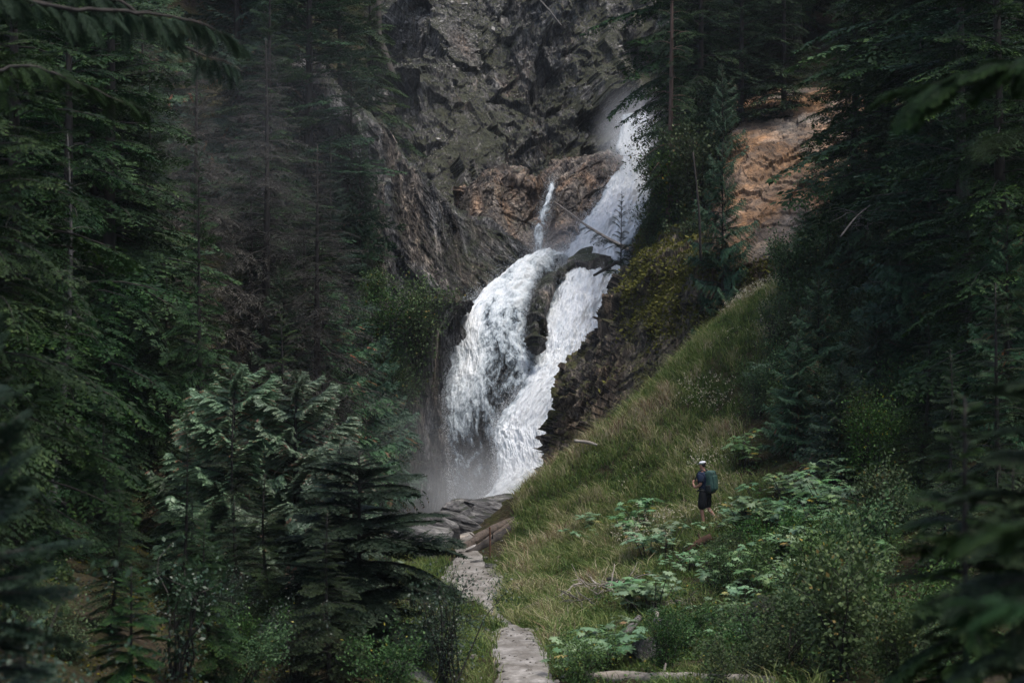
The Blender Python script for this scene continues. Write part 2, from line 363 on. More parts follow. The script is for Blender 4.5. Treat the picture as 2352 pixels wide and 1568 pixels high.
# brown cliff beside the upper fall
us = (1040, 1085, 1100, 1135, 1180, 1230, 1280, 1330, 1390, 1430, 1470)
top = (430, 425, 405, 395, 402, 425, 400, 378, 355, 372, 400)
rows = [[(u, tv+6, 127+k*.2) for k, (u, tv) in enumerate(zip(us, top))], [(u, tv, 121) for u, tv in zip(us, top)]]
for fr, dd in ((.15, 119), (.4, 118), (.65, 116.5), (.85, 115), (1.0, 114), (1.4, 112)):
    rows.append([(u+ (0 if 0 < k < 9 else 0), tv+fr*(600-tv), dd+(3.5 if k == 0 else (1.5 if k == 4 else (1.8 if k == 5 else (4 if k == 10 else (1.6 if k == 9 else 0)))))) for k, (u, tv) in enumerate(zip(us, top))])
rock_sheet('brown_cliff', rows, 300, 330, M['brown'], 20, 1.0, .42, .16, 'brown and rusty rock wall left of the upper fall', s=(1, 1, .4), f=1.4)

# chips of pale slate lying in bands on the cliff
def chips():
    o = bpy.data.objects['cliff']; co = np.empty(len(o.data.vertices)*3, np.float32); o.data.vertices.foreach_get('co', co); co = co.reshape(700, 700, 3)
    r = np.random.default_rng(15); k = 190000; i = r.integers(150, 690, k); j = r.integers(120, 620, k); p = co[i, j].astype(float)
    u = CX+p[:, 0]/p[:, 1]*F; v = CY-p[:, 2]/p[:, 1]*F
    dn = np.clip((fbm(rotq(p, 1, -40, (.25, .3, .9)), 4)-.10)*5, 0, 1)*.5+np.clip(1-np.hypot((u-1010)/150, (v-60)/150), 0, 1)*1.6
    ok = r.random(k) < np.clip(dn, 0, 1)*.6; p = p[ok]; m = len(p); a = unit(r.normal(size=(m, 3))*[1, 1, .5]); b = unit(np.cross(a, unit(r.normal(size=(m, 3))*.5+[0, -.5, 1]))); s_ = r.uniform(.025, .10, m)[:, None]*(1+2*(r.random((m, 1)) < .03))
    c = np.cross(a, b)*s_*.3; q = p+[0, -.06, .03]; V = np.stack([q-a*s_, q+b*s_*.6, q+a*s_, q-b*s_*.6, q-a*s_*.9-c, q+b*s_*.5-c, q+a*s_*.9-c, q-b*s_*.5-c], 1)
    f_ = np.array([(0, 1, 2, 3), (7, 6, 5, 4), (0, 4, 5, 1), (1, 5, 6, 2), (2, 6, 7, 3), (3, 7, 4, 0)])[None]+np.arange(m)[:, None, None]*8
    e = obj('scree', mesh('scree', V, f_, mats=[plain('scree_chips', (.10, .095, .085), (.34, .32, .29), 1.5, .8, 0)])); tag(e, 'broken pale slate chips strewn over the cliff', 'scree', kind='stuff')
chips()
# left buttress + lower wall
E = {300: 905, 380: 925, 450: 1000, 500: 1090, 520: 1140, 560: 1190, 597: 1243, 625: 1205, 655: 1165, 690: 1100, 730: 1052, 780: 1036, 850: 1038, 900: 1030, 950: 1020, 1010: 1032, 1090: 1030, 1180: 1036, 1300: 1040}
def ed(v): return float(np.interp(v, list(E), list(E.values())))
rows = []
def topv(u): return float(np.interp(u, [400, 700, 880, 930, 1000, 1060, 1130, 1190, 1245], [100, 200, 300, 385, 445, 495, 512, 560, 595]))
rv = [(0, .00), (.0, .01)]
cols = [600, 650, 720, 820, 880, 940, 1000, 1060, 1110, 1160, 1205, 1243]
# a: ridge block (u columns, from ridge line down to the underside)
def botv(u): return float(np.interp(u, [400, 900, 1000, 1040, 1060, 1100, 1165, 1205, 1245], [1000, 860, 830, 790, 745, 700, 665, 632, 606]))
for k, fr in enumerate((-.12, 0, .08, .25, .45, .65, .85, 1.0, 1.06)):
    r = []
    for u in cols:
        tv, bv = topv(u), botv(u); v = tv+fr*(bv-tv)
        base = np.interp(u, [400, 820, 1000, 1110, 1243], [93, 98, 102, 106, 109])
        dd = base+(10 if k == 0 else (2.2 if k == 1 else (0, 0, .8, 0, -1.2, -2.6, -3.6, -3.2, 3.5)[k]))
        r.append((u, v if k else tv+20, dd))
    rows.append(r)
rock_sheet('left_buttress', rows, 360, 420, M['slate'], -42, 1.2, .6, .24, 'dark layered rock buttress left of the falls', s=(1, 1, .28), f=1.3)
# b: lower wall in the gorge
rows = []
for v in (690, 740, 800, 860, 920, 980, 1040, 1100, 1160, 1230, 1320):
    e = ed(v)-22
    rows.append([(u, v, d) for u, d in ((500, 93), (700, 92), (800, 91), (880, 90.5), (950, 91), ((e+950)/2+5, 91.5), (e-14, 92.3), (e, 94), (e+4, 97), (e-10, 104))])
rock_sheet('gorge_wall', rows, 300, 300, M['slate'], 5, .9, .5, .18, 'dark sheer gorge wall left of the plunge, half in mist', s=(1.3, 1, .3), f=1.3)
# bed behind and between the water
rows = []
for v, d in ((575, 113), (600, 108), (640, 106), (720, 103.5), (800, 101), (880, 99), (960, 97.5), (1040, 97), (1120, 96.5), (1250, 96)):
    rows.append([(u, v, d+1.2+dd) for u, dd in ((980, 0), (1040, 0), (1100, -.3), (1160, -.3), (1220, 0), (1280, .2), (1340, .6), (1400, .5), (1470, 2))])
BED = rock_sheet('gorge_bed', rows, 240, 200, M['bed'], 15, .45, .35, .16, 'wet dark rock bed under the falling water', s=(1, 1, .45), f=1.5)

# right bluff
EB = {490: 1520, 540: 1500, 575: 1478, 600: 1466, 640: 1450, 690: 1424, 740: 1412, 800: 1394, 850: 1370, 885: 1352, 930: 1330, 1000: 1315, 1080: 1298, 1160: 1266, 1300: 1258}
rows = []
for v in (490, 515, 540, 570, 600, 650, 700, 760, 820, 880, 940, 1010, 1090, 1180, 1300):
    e = float(np.interp(v, list(EB), list(EB.values())))+6
    lean = (v-600)/600*3.0 if v > 600 else (v-600)/110*9.0
    rows.append([(e+22, v, 98-lean), (e, v, 88.5-lean), (e+12, v, 86-lean), (e+70, v, 83.5-lean), (e+190, v, 81.8-lean), (e+380, v, 82-lean), (e+650, v, 86-lean)])
rock_sheet('bluff', rows, 380, 400, M['bluff'], 28, .75, .6, .27, 'dark mossy rock bluff right of the waterfall, above the grass', s=(1, 1, .4), f=1.4)
# tan outcrop
rows = []
for v, d in ((230, 99), (300, 92), (360, 88), (430, 85.5), (500, 83.5), (560, 82), (610, 81.5), (640, 84)):
    rows.append([(u+(v-600)*-.18, v-(u-1600)*.22+(30 if v > 400 else 0), d+dd) for u, dd in ((1605, 5), (1622, 1.2), (1645, 0), (1700, -.3), (1770, -.2), (1840, .2), (1900, 2), (1960, 6))])
rock_sheet('tan_outcrop', rows, 220, 220, M['tan'], 30, .35, .16, .06, 'bare tan and orange rock face among the trees on the right', s=(.8, 1, .5), f=1.1)

# ------------------------------------------------------------------ water
def water_mat(name, thick=.5, streak=(9, 1.6), dark=(.03, .04, .05)):
    m, t = nt(name); n = N(t)
    fl = n('ShaderNodeAttribute', attribute_name='flow').outputs['Vector']
    mp = n('ShaderNodeMapping', {'Vector': fl, 'Scale': (streak[0], streak[1], 1)}).outputs[0]
    sp = n('ShaderNodeSeparateXYZ', {0: fl})
    a = n.noise(mp, 1.0, 8, .68, 1.2); b = n.noise(n('ShaderNodeMapping', {'Vector': fl, 'Scale': (streak[0]*3.2, streak[1]*3.0, 1)}).outputs[0], 1.4, 6, .75, .8)
    s = n.math('ADD', n.math('MULTIPLY', a, 1.05), n.math('MULTIPLY', b, .65))
    s = n.math('ADD', s, n.math('SUBTRACT', sp.outputs[2], .85))      # z of flow = local thickness
    alpha = n.ramp(s, [(.34, 0), (.44, .55), (.56, 1)])
    col = n.ramp(s, [(.40, (.16, .20, .23)), (.53, (.38, .44, .48)), (.66, (.66, .71, .74)), (.84, (.80, .83, .85))])
    bs = n('ShaderNodeBsdfPrincipled', {'Base Color': col, 'Roughness': .55, 'Specular IOR Level': .3, 'Subsurface Weight': 0.0})
    bp = n('ShaderNodeBump', {'Height': s, 'Strength': .8, 'Distance': .25}); t.links.new(bp.outputs[0], bs.inputs['Normal'])
    tr = n('ShaderNodeBsdfTransparent')
    mx = n('ShaderNodeMixShader', {0: alpha, 1: tr.outputs[0], 2: bs.outputs[0]})
    n('ShaderNodeOutputMaterial', {0: mx.outputs[0]})
    return m
M['foam'] = water_mat('falling_water', streak=(7, 9))
M['drop'] = plain('spray_drops', (.7, .74, .77), (.85, .88, .9), 3, .5, 0)
SPRAY = []
def water(name, left, right, nr, nc, thick, label, amp=.5, bulge=.6, len_m=20, offset=0):
    """left/right: (u,v,d) edge polylines; thick(s,t)-> array, s across 0..1, t along 0..1"""
    L = cr(np.array(left, float), nr); R = cr(np.array(right, float), nr)
    cv = lambda C: np.stack([(C[..., 0]-CX)/F*C[..., 2], C[..., 2], (CY-C[..., 1])/F*C[..., 2]], -1)
    L, R = cv(L), cv(R); s = np.linspace(0, 1, nc)[None, :, None]
    G = L[:, None]*(1-s)+R[:, None]*s
    n_ = normals(G)
    if n_[..., 1].mean() > 0: n_ = -n_
    S = np.broadcast_to(s[..., 0], (nr, nc)); T = np.broadcast_to(np.linspace(0, 1, nr)[:, None], (nr, nc))
    width = np.linalg.norm(R-L, axis=1)[:, None]*np.ones((1, nc))
    along = np.concatenate([[0], np.cumsum(np.linalg.norm(np.diff((L+R)/2, axis=0), axis=1))])[:, None]*np.ones((1, nc))
    th = thick(S, T)-.30*np.clip(1-np.minimum(S, 1-S)/.13, 0, 1)**1.5
    q = np.stack([S*width, along*.45, 0*S+offset], -1)
    b = np.sin(S*PI)**.6*bulge
    b = b+amp*(fbm(q*.7, 5, g=.6)*1.0+ridged(q*1.7+3, 4)*.25+fbm(q*[4, 1.6, 1], 4, g=.65)*.45+fbm(q*[12, 4, 1]+5, 3, g=.7)*.14)
    b = b*np.clip(T/.10, .25, 1)
    P = G+n_*b[..., None]
    # ragged edges
    P[..., 0] += (fbm(q*1.6+7, 4)*.5)*(np.abs(S-.5)*2)**3
    uv = np.stack([S*width/6, along/14, th+0*S], -1)
    me = mesh(name, P, grid_faces(nr, nc), mats=[M['foam']], smooth=True, uv=uv)
    o = struct(name, me, label, 'waterfall')
    SPRAY.append((P, n_, th)); return o
up = lambda S, T: .62+.25*np.sin(S*PI)**.5-.30*np.clip((.30-T)/.30, 0, 1)
water('upper_waterfall', [(1424, 268, 127), (1418, 310, 125), (1412, 350, 123), (1420, 388, 121), (1398, 420, 119), (1372, 470, 116.5), (1345, 505, 114), (1322, 545, 112), (1300, 585, 110), (1290, 612, 108)],
      [(1490, 262, 127), (1500, 310, 125), (1500, 350, 123), (1500, 388, 121), (1495, 420, 119), (1490, 470, 116.5), (1480, 505, 114), (1465, 545, 112), (1440, 585, 110), (1420, 612, 108)], 260, 120, up, 'foaming upper waterfall dropping behind the leaning conifers', .55)
water('side_cascade', [(1264, 414, 119.5), (1258, 440, 118), (1248, 470, 116.5), (1236, 492, 115.5), (1228, 520, 114.5), (1224, 560, 113.5), (1228, 600, 112.5)],
      [(1276, 414, 119.5), (1273, 440, 118), (1268, 470, 116.5), (1264, 492, 115.5), (1256, 520, 114.5), (1252, 560, 113.5), (1256, 600, 112.5)], 140, 40, lambda S, T: .42+.16*np.sin(S*PI)-.08*T-.3*np.clip((.10-T)/.10, 0, 1), 'thin side cascade running down the brown rock', .25, .25, offset=3)
# left fan
def thl(S, T):
    e = .66-.17*np.clip((T-.30)/.25, 0, 1)*np.clip(1.2-abs(S-.60)*2.0, 0, 1)-.26*np.clip((T-.60)/.38, 0, 1)
    return e-.25*np.clip((.04-S)/.04, 0, 1)+.12*np.clip((.40-S)/.1, 0, 1)*np.clip((.85-T)/.35, 0, 1)
water('left_waterfall', [(1262, 592, 110), (1222, 622, 107), (1165, 658, 104), (1098, 700, 101), (1050, 750, 98.4), (1030, 800, 97), (1030, 850, 96.0), (1020, 900, 95), (1012, 950, 94.2), (1016, 1020, 93.6), (1022, 1100, 93.2), (1026, 1170, 93)],
      [(1330, 590, 110), (1295, 610, 107), (1245, 640, 104.5), (1216, 690, 101.3), (1212, 740, 98.9), (1222, 790, 97.6), (1240, 840, 96.8), (1245, 890, 96.2), (1240, 950, 95.4), (1200, 1020, 94.8), (1165, 1100, 94.4), (1150, 1170, 94.2)],
      420, 240, thl, 'white water fanning over rock on the left of the falls', .45, 1.1, offset=9)
thr = lambda S, T: .70+.15*np.sin(S*PI)-.4*np.clip((.03-S)/.03, 0, 1)-.35*np.clip((T-.93)/.07, 0, 1)
water('right_waterfall', [(1298, 612, 106), (1278, 650, 104), (1252, 720, 100.9), (1230, 790, 98.2), (1222, 838, 97), (1195, 900, 95.2), (1150, 960, 93.6), (1128, 1010, 92.6), (1136, 1060, 91.6), (1140, 1110, 90.6), (1090, 1165, 89.5), (1040, 1215, 89)],
      [(1440, 612, 106.5), (1430, 650, 104.6), (1415, 720, 101.5), (1392, 790, 98.8), (1374, 838, 97), (1352, 900, 95.2), (1328, 960, 93.6), (1308, 1010, 92.6), (1285, 1060, 91.6), (1280, 1110, 90.6), (1270, 1165, 89.5), (1260, 1215, 89)],
      460, 200, thr, 'main plunge of thick white water between the rocks', .65, .8, offset=21)
# spray droplets thrown off the surfaces
def spray():
    mb = []; va = []
    for (P, n_, th), k in zip(SPRAY, (16000, 3500, 36000, 36000)):
        f = P.reshape(-1, 3); nn = n_.reshape(-1, 3)
        nr, nc = P.shape[:2]
        w = rng.random(k); i = rng.integers(0, nr, k)
        edge = rng.random(k) < .85
        j = np.where(edge, np.where(rng.random(k) < .5, (np.abs(rng.normal(0, .03, k))*nc), nc-1-(np.abs(rng.normal(0, .03, k))*nc)), rng.integers(0, nc, k)).astype(int) % nc
        p = P[i, j]+n_[i, j]*rng.exponential(.22, k)[:, None]+rng.normal(0, .16, (k, 3))
        s = rng.uniform(.004, .016, k)
        d = rng.normal(size=(k, 3)); d /= np.linalg.norm(d, axis=1)[:, None]
        e = np.cross(d, [0.3, .5, .8]); e /= np.linalg.norm(e, axis=1)[:, None]; g_ = np.cross(d, e)
        st = np.array([0, 0, 1.0])*s[:, None]*rng.uniform(0, 2, k)[:, None]
        mb.append(np.stack([p+d*s[:, None]+st, p-d*s[:, None]*.5+e*s[:, None], p-d*s[:, None]*.5-e*s[:, None]*.6+g_*s[:, None], p-d*s[:, None]*.5-e*s[:, None]*.6-g_*s[:, None]-st], 1))
    V = np.concatenate(mb); b = np.arange(len(V))[:, None, None]*4
    T = np.array([[0, 1, 2], [0, 2, 3], [0, 3, 1], [1, 3, 2]])[None]+b
    o = obj('spray', mesh('spray', V, tris=T, mats=[M['drop']])); tag(o, 'fine white spray thrown off the falling water', 'spray', kind='stuff')
spray()

# ------------------------------------------------------------------ mist: closed shells of real vapour
def mist(name, c, r, dens, label, rz=0, scale=.30):
    m, t = nt(name); n = N(t)
    P = n('ShaderNodeTexCoord').outputs['Object']
    g = n('ShaderNodeVectorMath', {0: P}, operation='LENGTH').outputs['Value']
    fall = n('ShaderNodeMapRange', {0: g, 1: 1.0, 2: .15, 3: 0, 4: 1}, interpolation_type='SMOOTHSTEP').outputs[0]
    q = n('ShaderNodeMapping', {'Vector': P, 'Scale': tuple(x*scale for x in r)}).outputs[0]
    nz = n.ramp(n.noise(q, 1.0, 4, .6, .6), [(.30, .12), (.72, 1)])
    dn = n.math('MULTIPLY', n.math('MULTIPLY', fall, nz), dens)
    vol = n('ShaderNodeVolumePrincipled', {'Color': (.92, .95, .98, 1), 'Density': dn, 'Anisotropy': .1})
    o_ = n('ShaderNodeOutputMaterial'); t.links.new(vol.outputs[0], o_.inputs['Volume'])
    mb = MB(); a = np.linspace(0, 2*PI, 25)[:-1]; b = np.linspace(-PI/2, PI/2, 13)
    V = [(math.cos(y)*math.cos(x), math.cos(y)*math.sin(x), math.sin(y)) for y in b for x in a]
    i = np.arange(12)[:, None]; j = np.arange(24)[None]
    mb.add(V, np.stack([i*24+j, i*24+(j+1) % 24, (i+1)*24+(j+1) % 24, (i+1)*24+j], -1).reshape(-1, 4))
    o = obj(name, mb.mesh(name, [m], True)); o.location = c; o.scale = r; o.rotation_euler = (0, 0, rz)
    tag(o, label, 'mist', kind='stuff'); return o
mist('mist', W(1140, 1150, 86), (4.6, 4.5, 3.2), .30, 'white mist billowing at the foot of the waterfall')
mist('mist', W(960, 1090, 85), (6.0, 5, 5.0), .045, 'thin bluish mist drifting against the left gorge wall')
mist('mist', W(1262, 930, 92.5), (2.2, 1.6, 3.0), .16, 'fine spray hanging along the right edge of the plunge', scale=.8)
mist('mist', W(1080, 900, 93.5), (3.0, 1.6, 2.8), .07, 'fine spray drifting off the left fan of water', scale=.8)
mist('mist', W(560, 300, 60), (9, 4, 5), .010, 'faint mist hanging among the grey bare trees')
mist('mist', W(1452, 310, 119.5), (2.8, 3.5, 3.8), .42, 'soft mist around the top of the upper fall')
mist('mist', W(1290, 560, 108.5), (3.2, 2.4, 2.2), .16, 'light mist where the upper fall lands')
def haze():
    m, t = nt('haze'); n = N(t)
    vol = n('ShaderNodeVolumePrincipled', {'Color': (.80, .88, 1, 1), 'Density': .00013, 'Anisotropy': .2})
    o_ = n('ShaderNodeOutputMaterial'); t.links.new(vol.outputs[0], o_.inputs['Volume'])
    x0, x1, y0, y1, z0, z1 = -85, 85, -30, 215, -16, 95
    V = [(x, y, z) for x in (x0, x1) for y in (y0, y1) for z in (z0, z1)]
    o = obj('haze', mesh('haze', V, [(0, 1, 3, 2), (4, 6, 7, 5), (0, 4, 5, 1), (2, 3, 7, 6), (0, 2, 6, 4), (1, 5, 7, 3)], mats=[m]))
    tag(o, 'faint bluish haze in the valley air', 'haze', kind='stuff')
haze()

# ------------------------------------------------------------------ foliage building blocks
def sprays(p, d, side, L, Wd):
    """rhombic leaf / needle spray quads: base p, direction d, side vector"""
    L = np.asarray(L)[:, None]; Wd = np.asarray(Wd)[:, None]
    m = p+d*L*.45
    return np.stack([p, m+side*Wd/2, p+d*L, m-side*Wd/2], 1)
def axis_fn(kind, t, r):
    if kind == 'cedar': return np.stack([t*(1-.05*t), r[0]*.12*np.sin(t*2.5), -.55*t*t+.42*t**4+.1*t], -1)
    if kind == 'fir': return np.stack([t, r[0]*.10*np.sin(t*3), .10*t-.10*t*t+.10*t**3*r[1]], -1)
    return np.stack([t*(1-.06*t), r[0]*.12*np.sin(t*3), .16*t-.42*t*t], -1)
def branch(kind, r, dens=1.0, lf=1.0, wf=1.0):
    """one unit-length bough along +X; returns quads (n,4,3), var (n,4)"""
    Q = []; Vv = []
    rr = r.uniform(-1, 1, 4)
    nt_ = int({'hemlock': 30, 'fir': 26, 'cedar': 24, 'bare': 22}[kind]*dens)
    for k in range(nt_):
        t = min(.995, .10+.90*(k+.5)/nt_+r.normal(0, .01))
        sg = 1 if k % 2 else -1
        p0 = axis_fn(kind, np.array(t), rr); p1 = axis_fn(kind, np.array(min(t+.02, 1.05)), rr); ax = unit(p1-p0)
        if kind == 'cedar':
            ln = (.30*(1-t)**.6+.10)*r.uniform(.7, 1.15); dirn = unit(np.array([.55*ax[0]+.1, sg*.75+r.normal(0, .2), -.45+r.normal(0, .2)])); curl = -.9
        elif kind == 'bare':
            ln = (.42*(1-t)**.7+.04)*r.uniform(.5, 1.2); dirn = unit(np.array([.7, sg*.8, -.25+r.normal(0, .3)])); curl = -.6
        else:
            ln = (.46*(1-t)**.75+.05)*min(1, .4+t*2.2)*r.uniform(.65, 1.15); dirn = unit(np.array([.75, sg*.75, ax[2]*.6-.06+r.normal(0, .07)])); curl = -.35 if kind == 'hemlock' else -.02
        m = max(4, int(ln/(.021 if kind != 'bare' else .03)*dens))
        s = (np.arange(m)+.5)/m
        pos = p0+dirn*(s*ln)[:, None]+np.array([0, 0, 1.0])*(curl*(s*ln)**2/ max(ln, .1)*.6)[:, None]
        tan = unit(np.gradient(pos, axis=0)) if m > 1 else dirn[None]
        lat = unit(np.cross(tan, [0, 0, 1.0])); nrm = np.cross(lat, tan)
        tv = r.random()
        for sd in (-1, 1):
            jit = r.normal(0, .16, (m, 3))
            if kind == 'cedar': d = unit(tan*.75+lat*sd*.8+np.array([0, 0, -.35])+jit*.6); L = .085*(1-.6*s)*r.uniform(.7, 1.3, m)+.012; Wd = L*.32
            elif kind == 'bare': d = unit(tan*.8+lat*sd*.7+jit*2.0+np.array([0, 0, -.3])); L = .06*r.uniform(.4, 1.5, m); Wd = L*.10+.0018
            elif kind == 'fir': d = unit(tan*.8+lat*sd*.7+jit); L = (.055*(1-.4*s)+.012)*r.uniform(.7, 1.25, m); Wd = L*.40
            else: d = unit(tan*.8+lat*sd*.75+np.array([0, 0, -.12])+jit); L = (.055*(1-.5*s)+.010)*r.uniform(.6, 1.3, m); Wd = L*.42
            side = unit(np.cross(d, nrm+r.normal(0, .45, (m, 3))))
            L = L*lf; Wd = Wd*wf*lf
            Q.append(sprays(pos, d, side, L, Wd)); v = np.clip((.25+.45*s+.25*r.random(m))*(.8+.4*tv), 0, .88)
            if kind == 'cedar' and r.random() < .07: v = .92+.08*r.random(m)
            Vv.append(np.repeat(v[:, None], 4, 1))
        if kind in ('hemlock', 'fir'):      # needles standing along the top of the twig
            d = unit(tan*1.0+np.array([0, 0, .25])+r.normal(0, .2, (m, 3))); L = .042*lf*r.uniform(.7, 1.2, m)
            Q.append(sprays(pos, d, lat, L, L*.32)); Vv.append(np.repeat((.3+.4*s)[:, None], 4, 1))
        else:
            side = lat if kind == 'cedar' else nrm
            Q.append(sprays(pos, tan, side, np.full(m, ln/m*1.6), np.full(m, .006))); Vv.append(np.full((m, 4), .3))
    return np.concatenate(Q), np.concatenate(Vv)
BR = {}
for k_, (kd, dn) in {'hemlock': ('hemlock', .72), 'fir': ('fir', .74), 'cedar': ('cedar', .85), 'bare': ('bare', 1.0), 'hemlock_fine': ('hemlock', 1.25), 'cedar_fine': ('cedar', 1.25), 'fir_fine': ('fir', 1.2)}.items():
    rr_ = np.random.default_rng(hash(k_.count('e')*7+len(k_)) % 1000)
    BR[k_] = [branch(kd, rr_, dn) for _ in range(5)]
BR['near'] = [branch('hemlock', np.random.default_rng(40+k), 2.0, .50, .85) for k in range(4)]+[branch('bare', np.random.default_rng(50), 1.3)]

def rotm(az, el, roll):
    ca, sa, ce, se, cr_, sr = math.cos(az), math.sin(az), math.cos(el), math.sin(el), math.cos(roll), math.sin(roll)
    Rz = np.array([[ca, -sa, 0], [sa, ca, 0], [0, 0, 1]]); Ry = np.array([[ce, 0, -se], [0, 1, 0], [se, 0, ce]]); Rx = np.array([[1, 0, 0], [0, cr_, -sr], [0, sr, cr_]])
    return Rz@Ry@Rx
class Proto: pass
def conifer(kind, H_, Lmax, f0, nb, mat, seed, bark='bark', wide=.75, el=(-.25, .75), bend=.02, rt=None, sides=None, deadlow=0):
    r = np.random.default_rng(seed); Q = []; Vv = []; wood = MB()
    bx, by = r.normal(0, bend, 2)*H_
    def tc(f): return np.array([bx*math.sin(f*2.2), by*math.sin(f*2.0), H_*f])
    rt = rt or H_*.011
    fs = np.linspace(0, 1, 14)
    wood.tube([tc(f)+([0, 0, -.8] if f == 0 else [0, 0, 0]) for f in fs], rt*(1-fs)**.9+.012, 8, rough=.04)
    kd = kind.split('_')[0]
    for i in range(nb):
        g = (i+r.random())/nb; f = f0+(1-f0)*(g**.92)
        prof = (1-g)**wide*min(1, .55+g*2.5)
        if r.random() < .07: continue
        L = (Lmax*prof*r.uniform(.5, 1.2)+.12)
        az = i*2.39996+r.normal(0, .35)
        if sides is not None: az = sides[0]+r.uniform(-1, 1)*sides[1]
        e = el[0]+(el[1]-el[0])*g**1.4+r.normal(0, .15)
        R = rotm(az, e, r.normal(0, .28)); bq, bv = BR[kind][r.integers(5)]
        o = tc(f)
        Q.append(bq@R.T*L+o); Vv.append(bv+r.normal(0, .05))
        tt = np.linspace(0, .9, 5); A = axis_fn(kd, tt, [0, 0, 0, 0])@R.T*L+o
        wood.tube(A, np.linspace(.011*L+.006, .003, 5), 4, cap=False)
    nd = int(deadlow)
    for i in range(nd):        # bare dead limbs low on the stem
        f = r.uniform(.04, f0+.1); az = r.uniform(0, 2*PI); L = Lmax*r.uniform(.2, .5); R = rotm(az, r.uniform(-.5, .2), 0)
        A = np.array([[0, 0, 0], [.4, .03, .0], [.75, 0, -.06], [1, .04, -.15]])@R.T*L+tc(f); wood.tube(A, [.015, .010, .006, .002], 4, cap=False)
        A = np.array([[.5, .02, 0], [.7, .25, -.05], [.85, .4, -.12]])@R.T*L+tc(f); wood.tube(A, [.007, .004, .002], 3, cap=False)
    p = Proto(); Qc = np.concatenate(Q); n_ = len(Qc)
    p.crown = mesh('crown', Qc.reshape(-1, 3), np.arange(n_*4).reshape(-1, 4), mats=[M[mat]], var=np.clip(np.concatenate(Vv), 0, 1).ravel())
    p.trunk = wood.mesh('trunk', [M[bark]], True); p.H = H_
    return p
T = {
 'spread': conifer('hemlock_fine', 6.6, 2.6, .02, 110, 'fir', 14, el=(-.05, .6), wide=.42, bend=.01),
 'hem1': conifer('hemlock', 22, 3.9, .03, 230, 'hemlock', 1, deadlow=14),
 'hem2': conifer('hemlock', 20, 3.7, .08, 190, 'hemlock', 2, deadlow=26),
 'hem3': conifer('hemlock', 12, 2.8, .03, 150, 'hemlock', 3, deadlow=10),
 'fir1': conifer('fir', 20, 3.4, .04, 200, 'fir', 4, el=(-.22, .7), deadlow=12),
 'fir2': conifer('fir', 10, 2.8, .05, 120, 'fir', 5, el=(-.05, .6)),
 'ced1': conifer('cedar', 16, 3.1, .03, 200, 'cedar', 6, wide=.6, el=(.1, .8)),
 'ced2': conifer('cedar', 9, 2.4, .03, 130, 'cedar', 7, wide=.55, el=(.15, .85)),
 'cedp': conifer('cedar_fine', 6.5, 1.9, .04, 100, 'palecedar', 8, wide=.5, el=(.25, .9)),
 'bare': conifer('bare', 18, 3.6, .06, 210, 'twiggy', 9, 'bark', el=(-.35, .5), deadlow=30),
 'olive': conifer('hemlock', 16, 3.4, .06, 150, 'olive', 10, deadlow=20),
 'red': conifer('hemlock', 22, 2.8, .22, 120, 'hemlock', 15, 'redbark', deadlow=40),
 'young': conifer('hemlock_fine', 4.2, 1.15, .05, 70, 'hemlock', 11, bend=.01, rt=.035),
 'yfir': conifer('fir_fine', 4.0, 1.1, .05, 60, 'fir', 12, bend=.01, rt=.035),
 'thin': conifer('hemlock', 14, 1.9, .30, 60, 'hemlock', 13, 'greybark', deadlow=40),
}
FIRST = {}
def place_tree(key, name, u, d, vtop, label, cat='conifer', group=None, lean=0, dz=0, width=1.0, rz=None):
    x, y, z = on(u, d); p = T[key]; top = (CY-vtop)/F*d; h = max(1.5, top-z); s = h/p.H
    o = empty(name, (x, y, z+dz), label, cat, group, rz if rz is not None else random.uniform(0, 6.28), 1)
    o.scale = (s*width, s*width, s)
    if lean: o.rotation_euler[1] = lean
    if key in FIRST:
        for src in FIRST[key]:
            c = src.copy(); COL.objects.link(c); c.parent = o
    else:
        FIRST[key] = [obj('trunk', p.trunk, o), obj('crown', p.crown, o)]
    return o

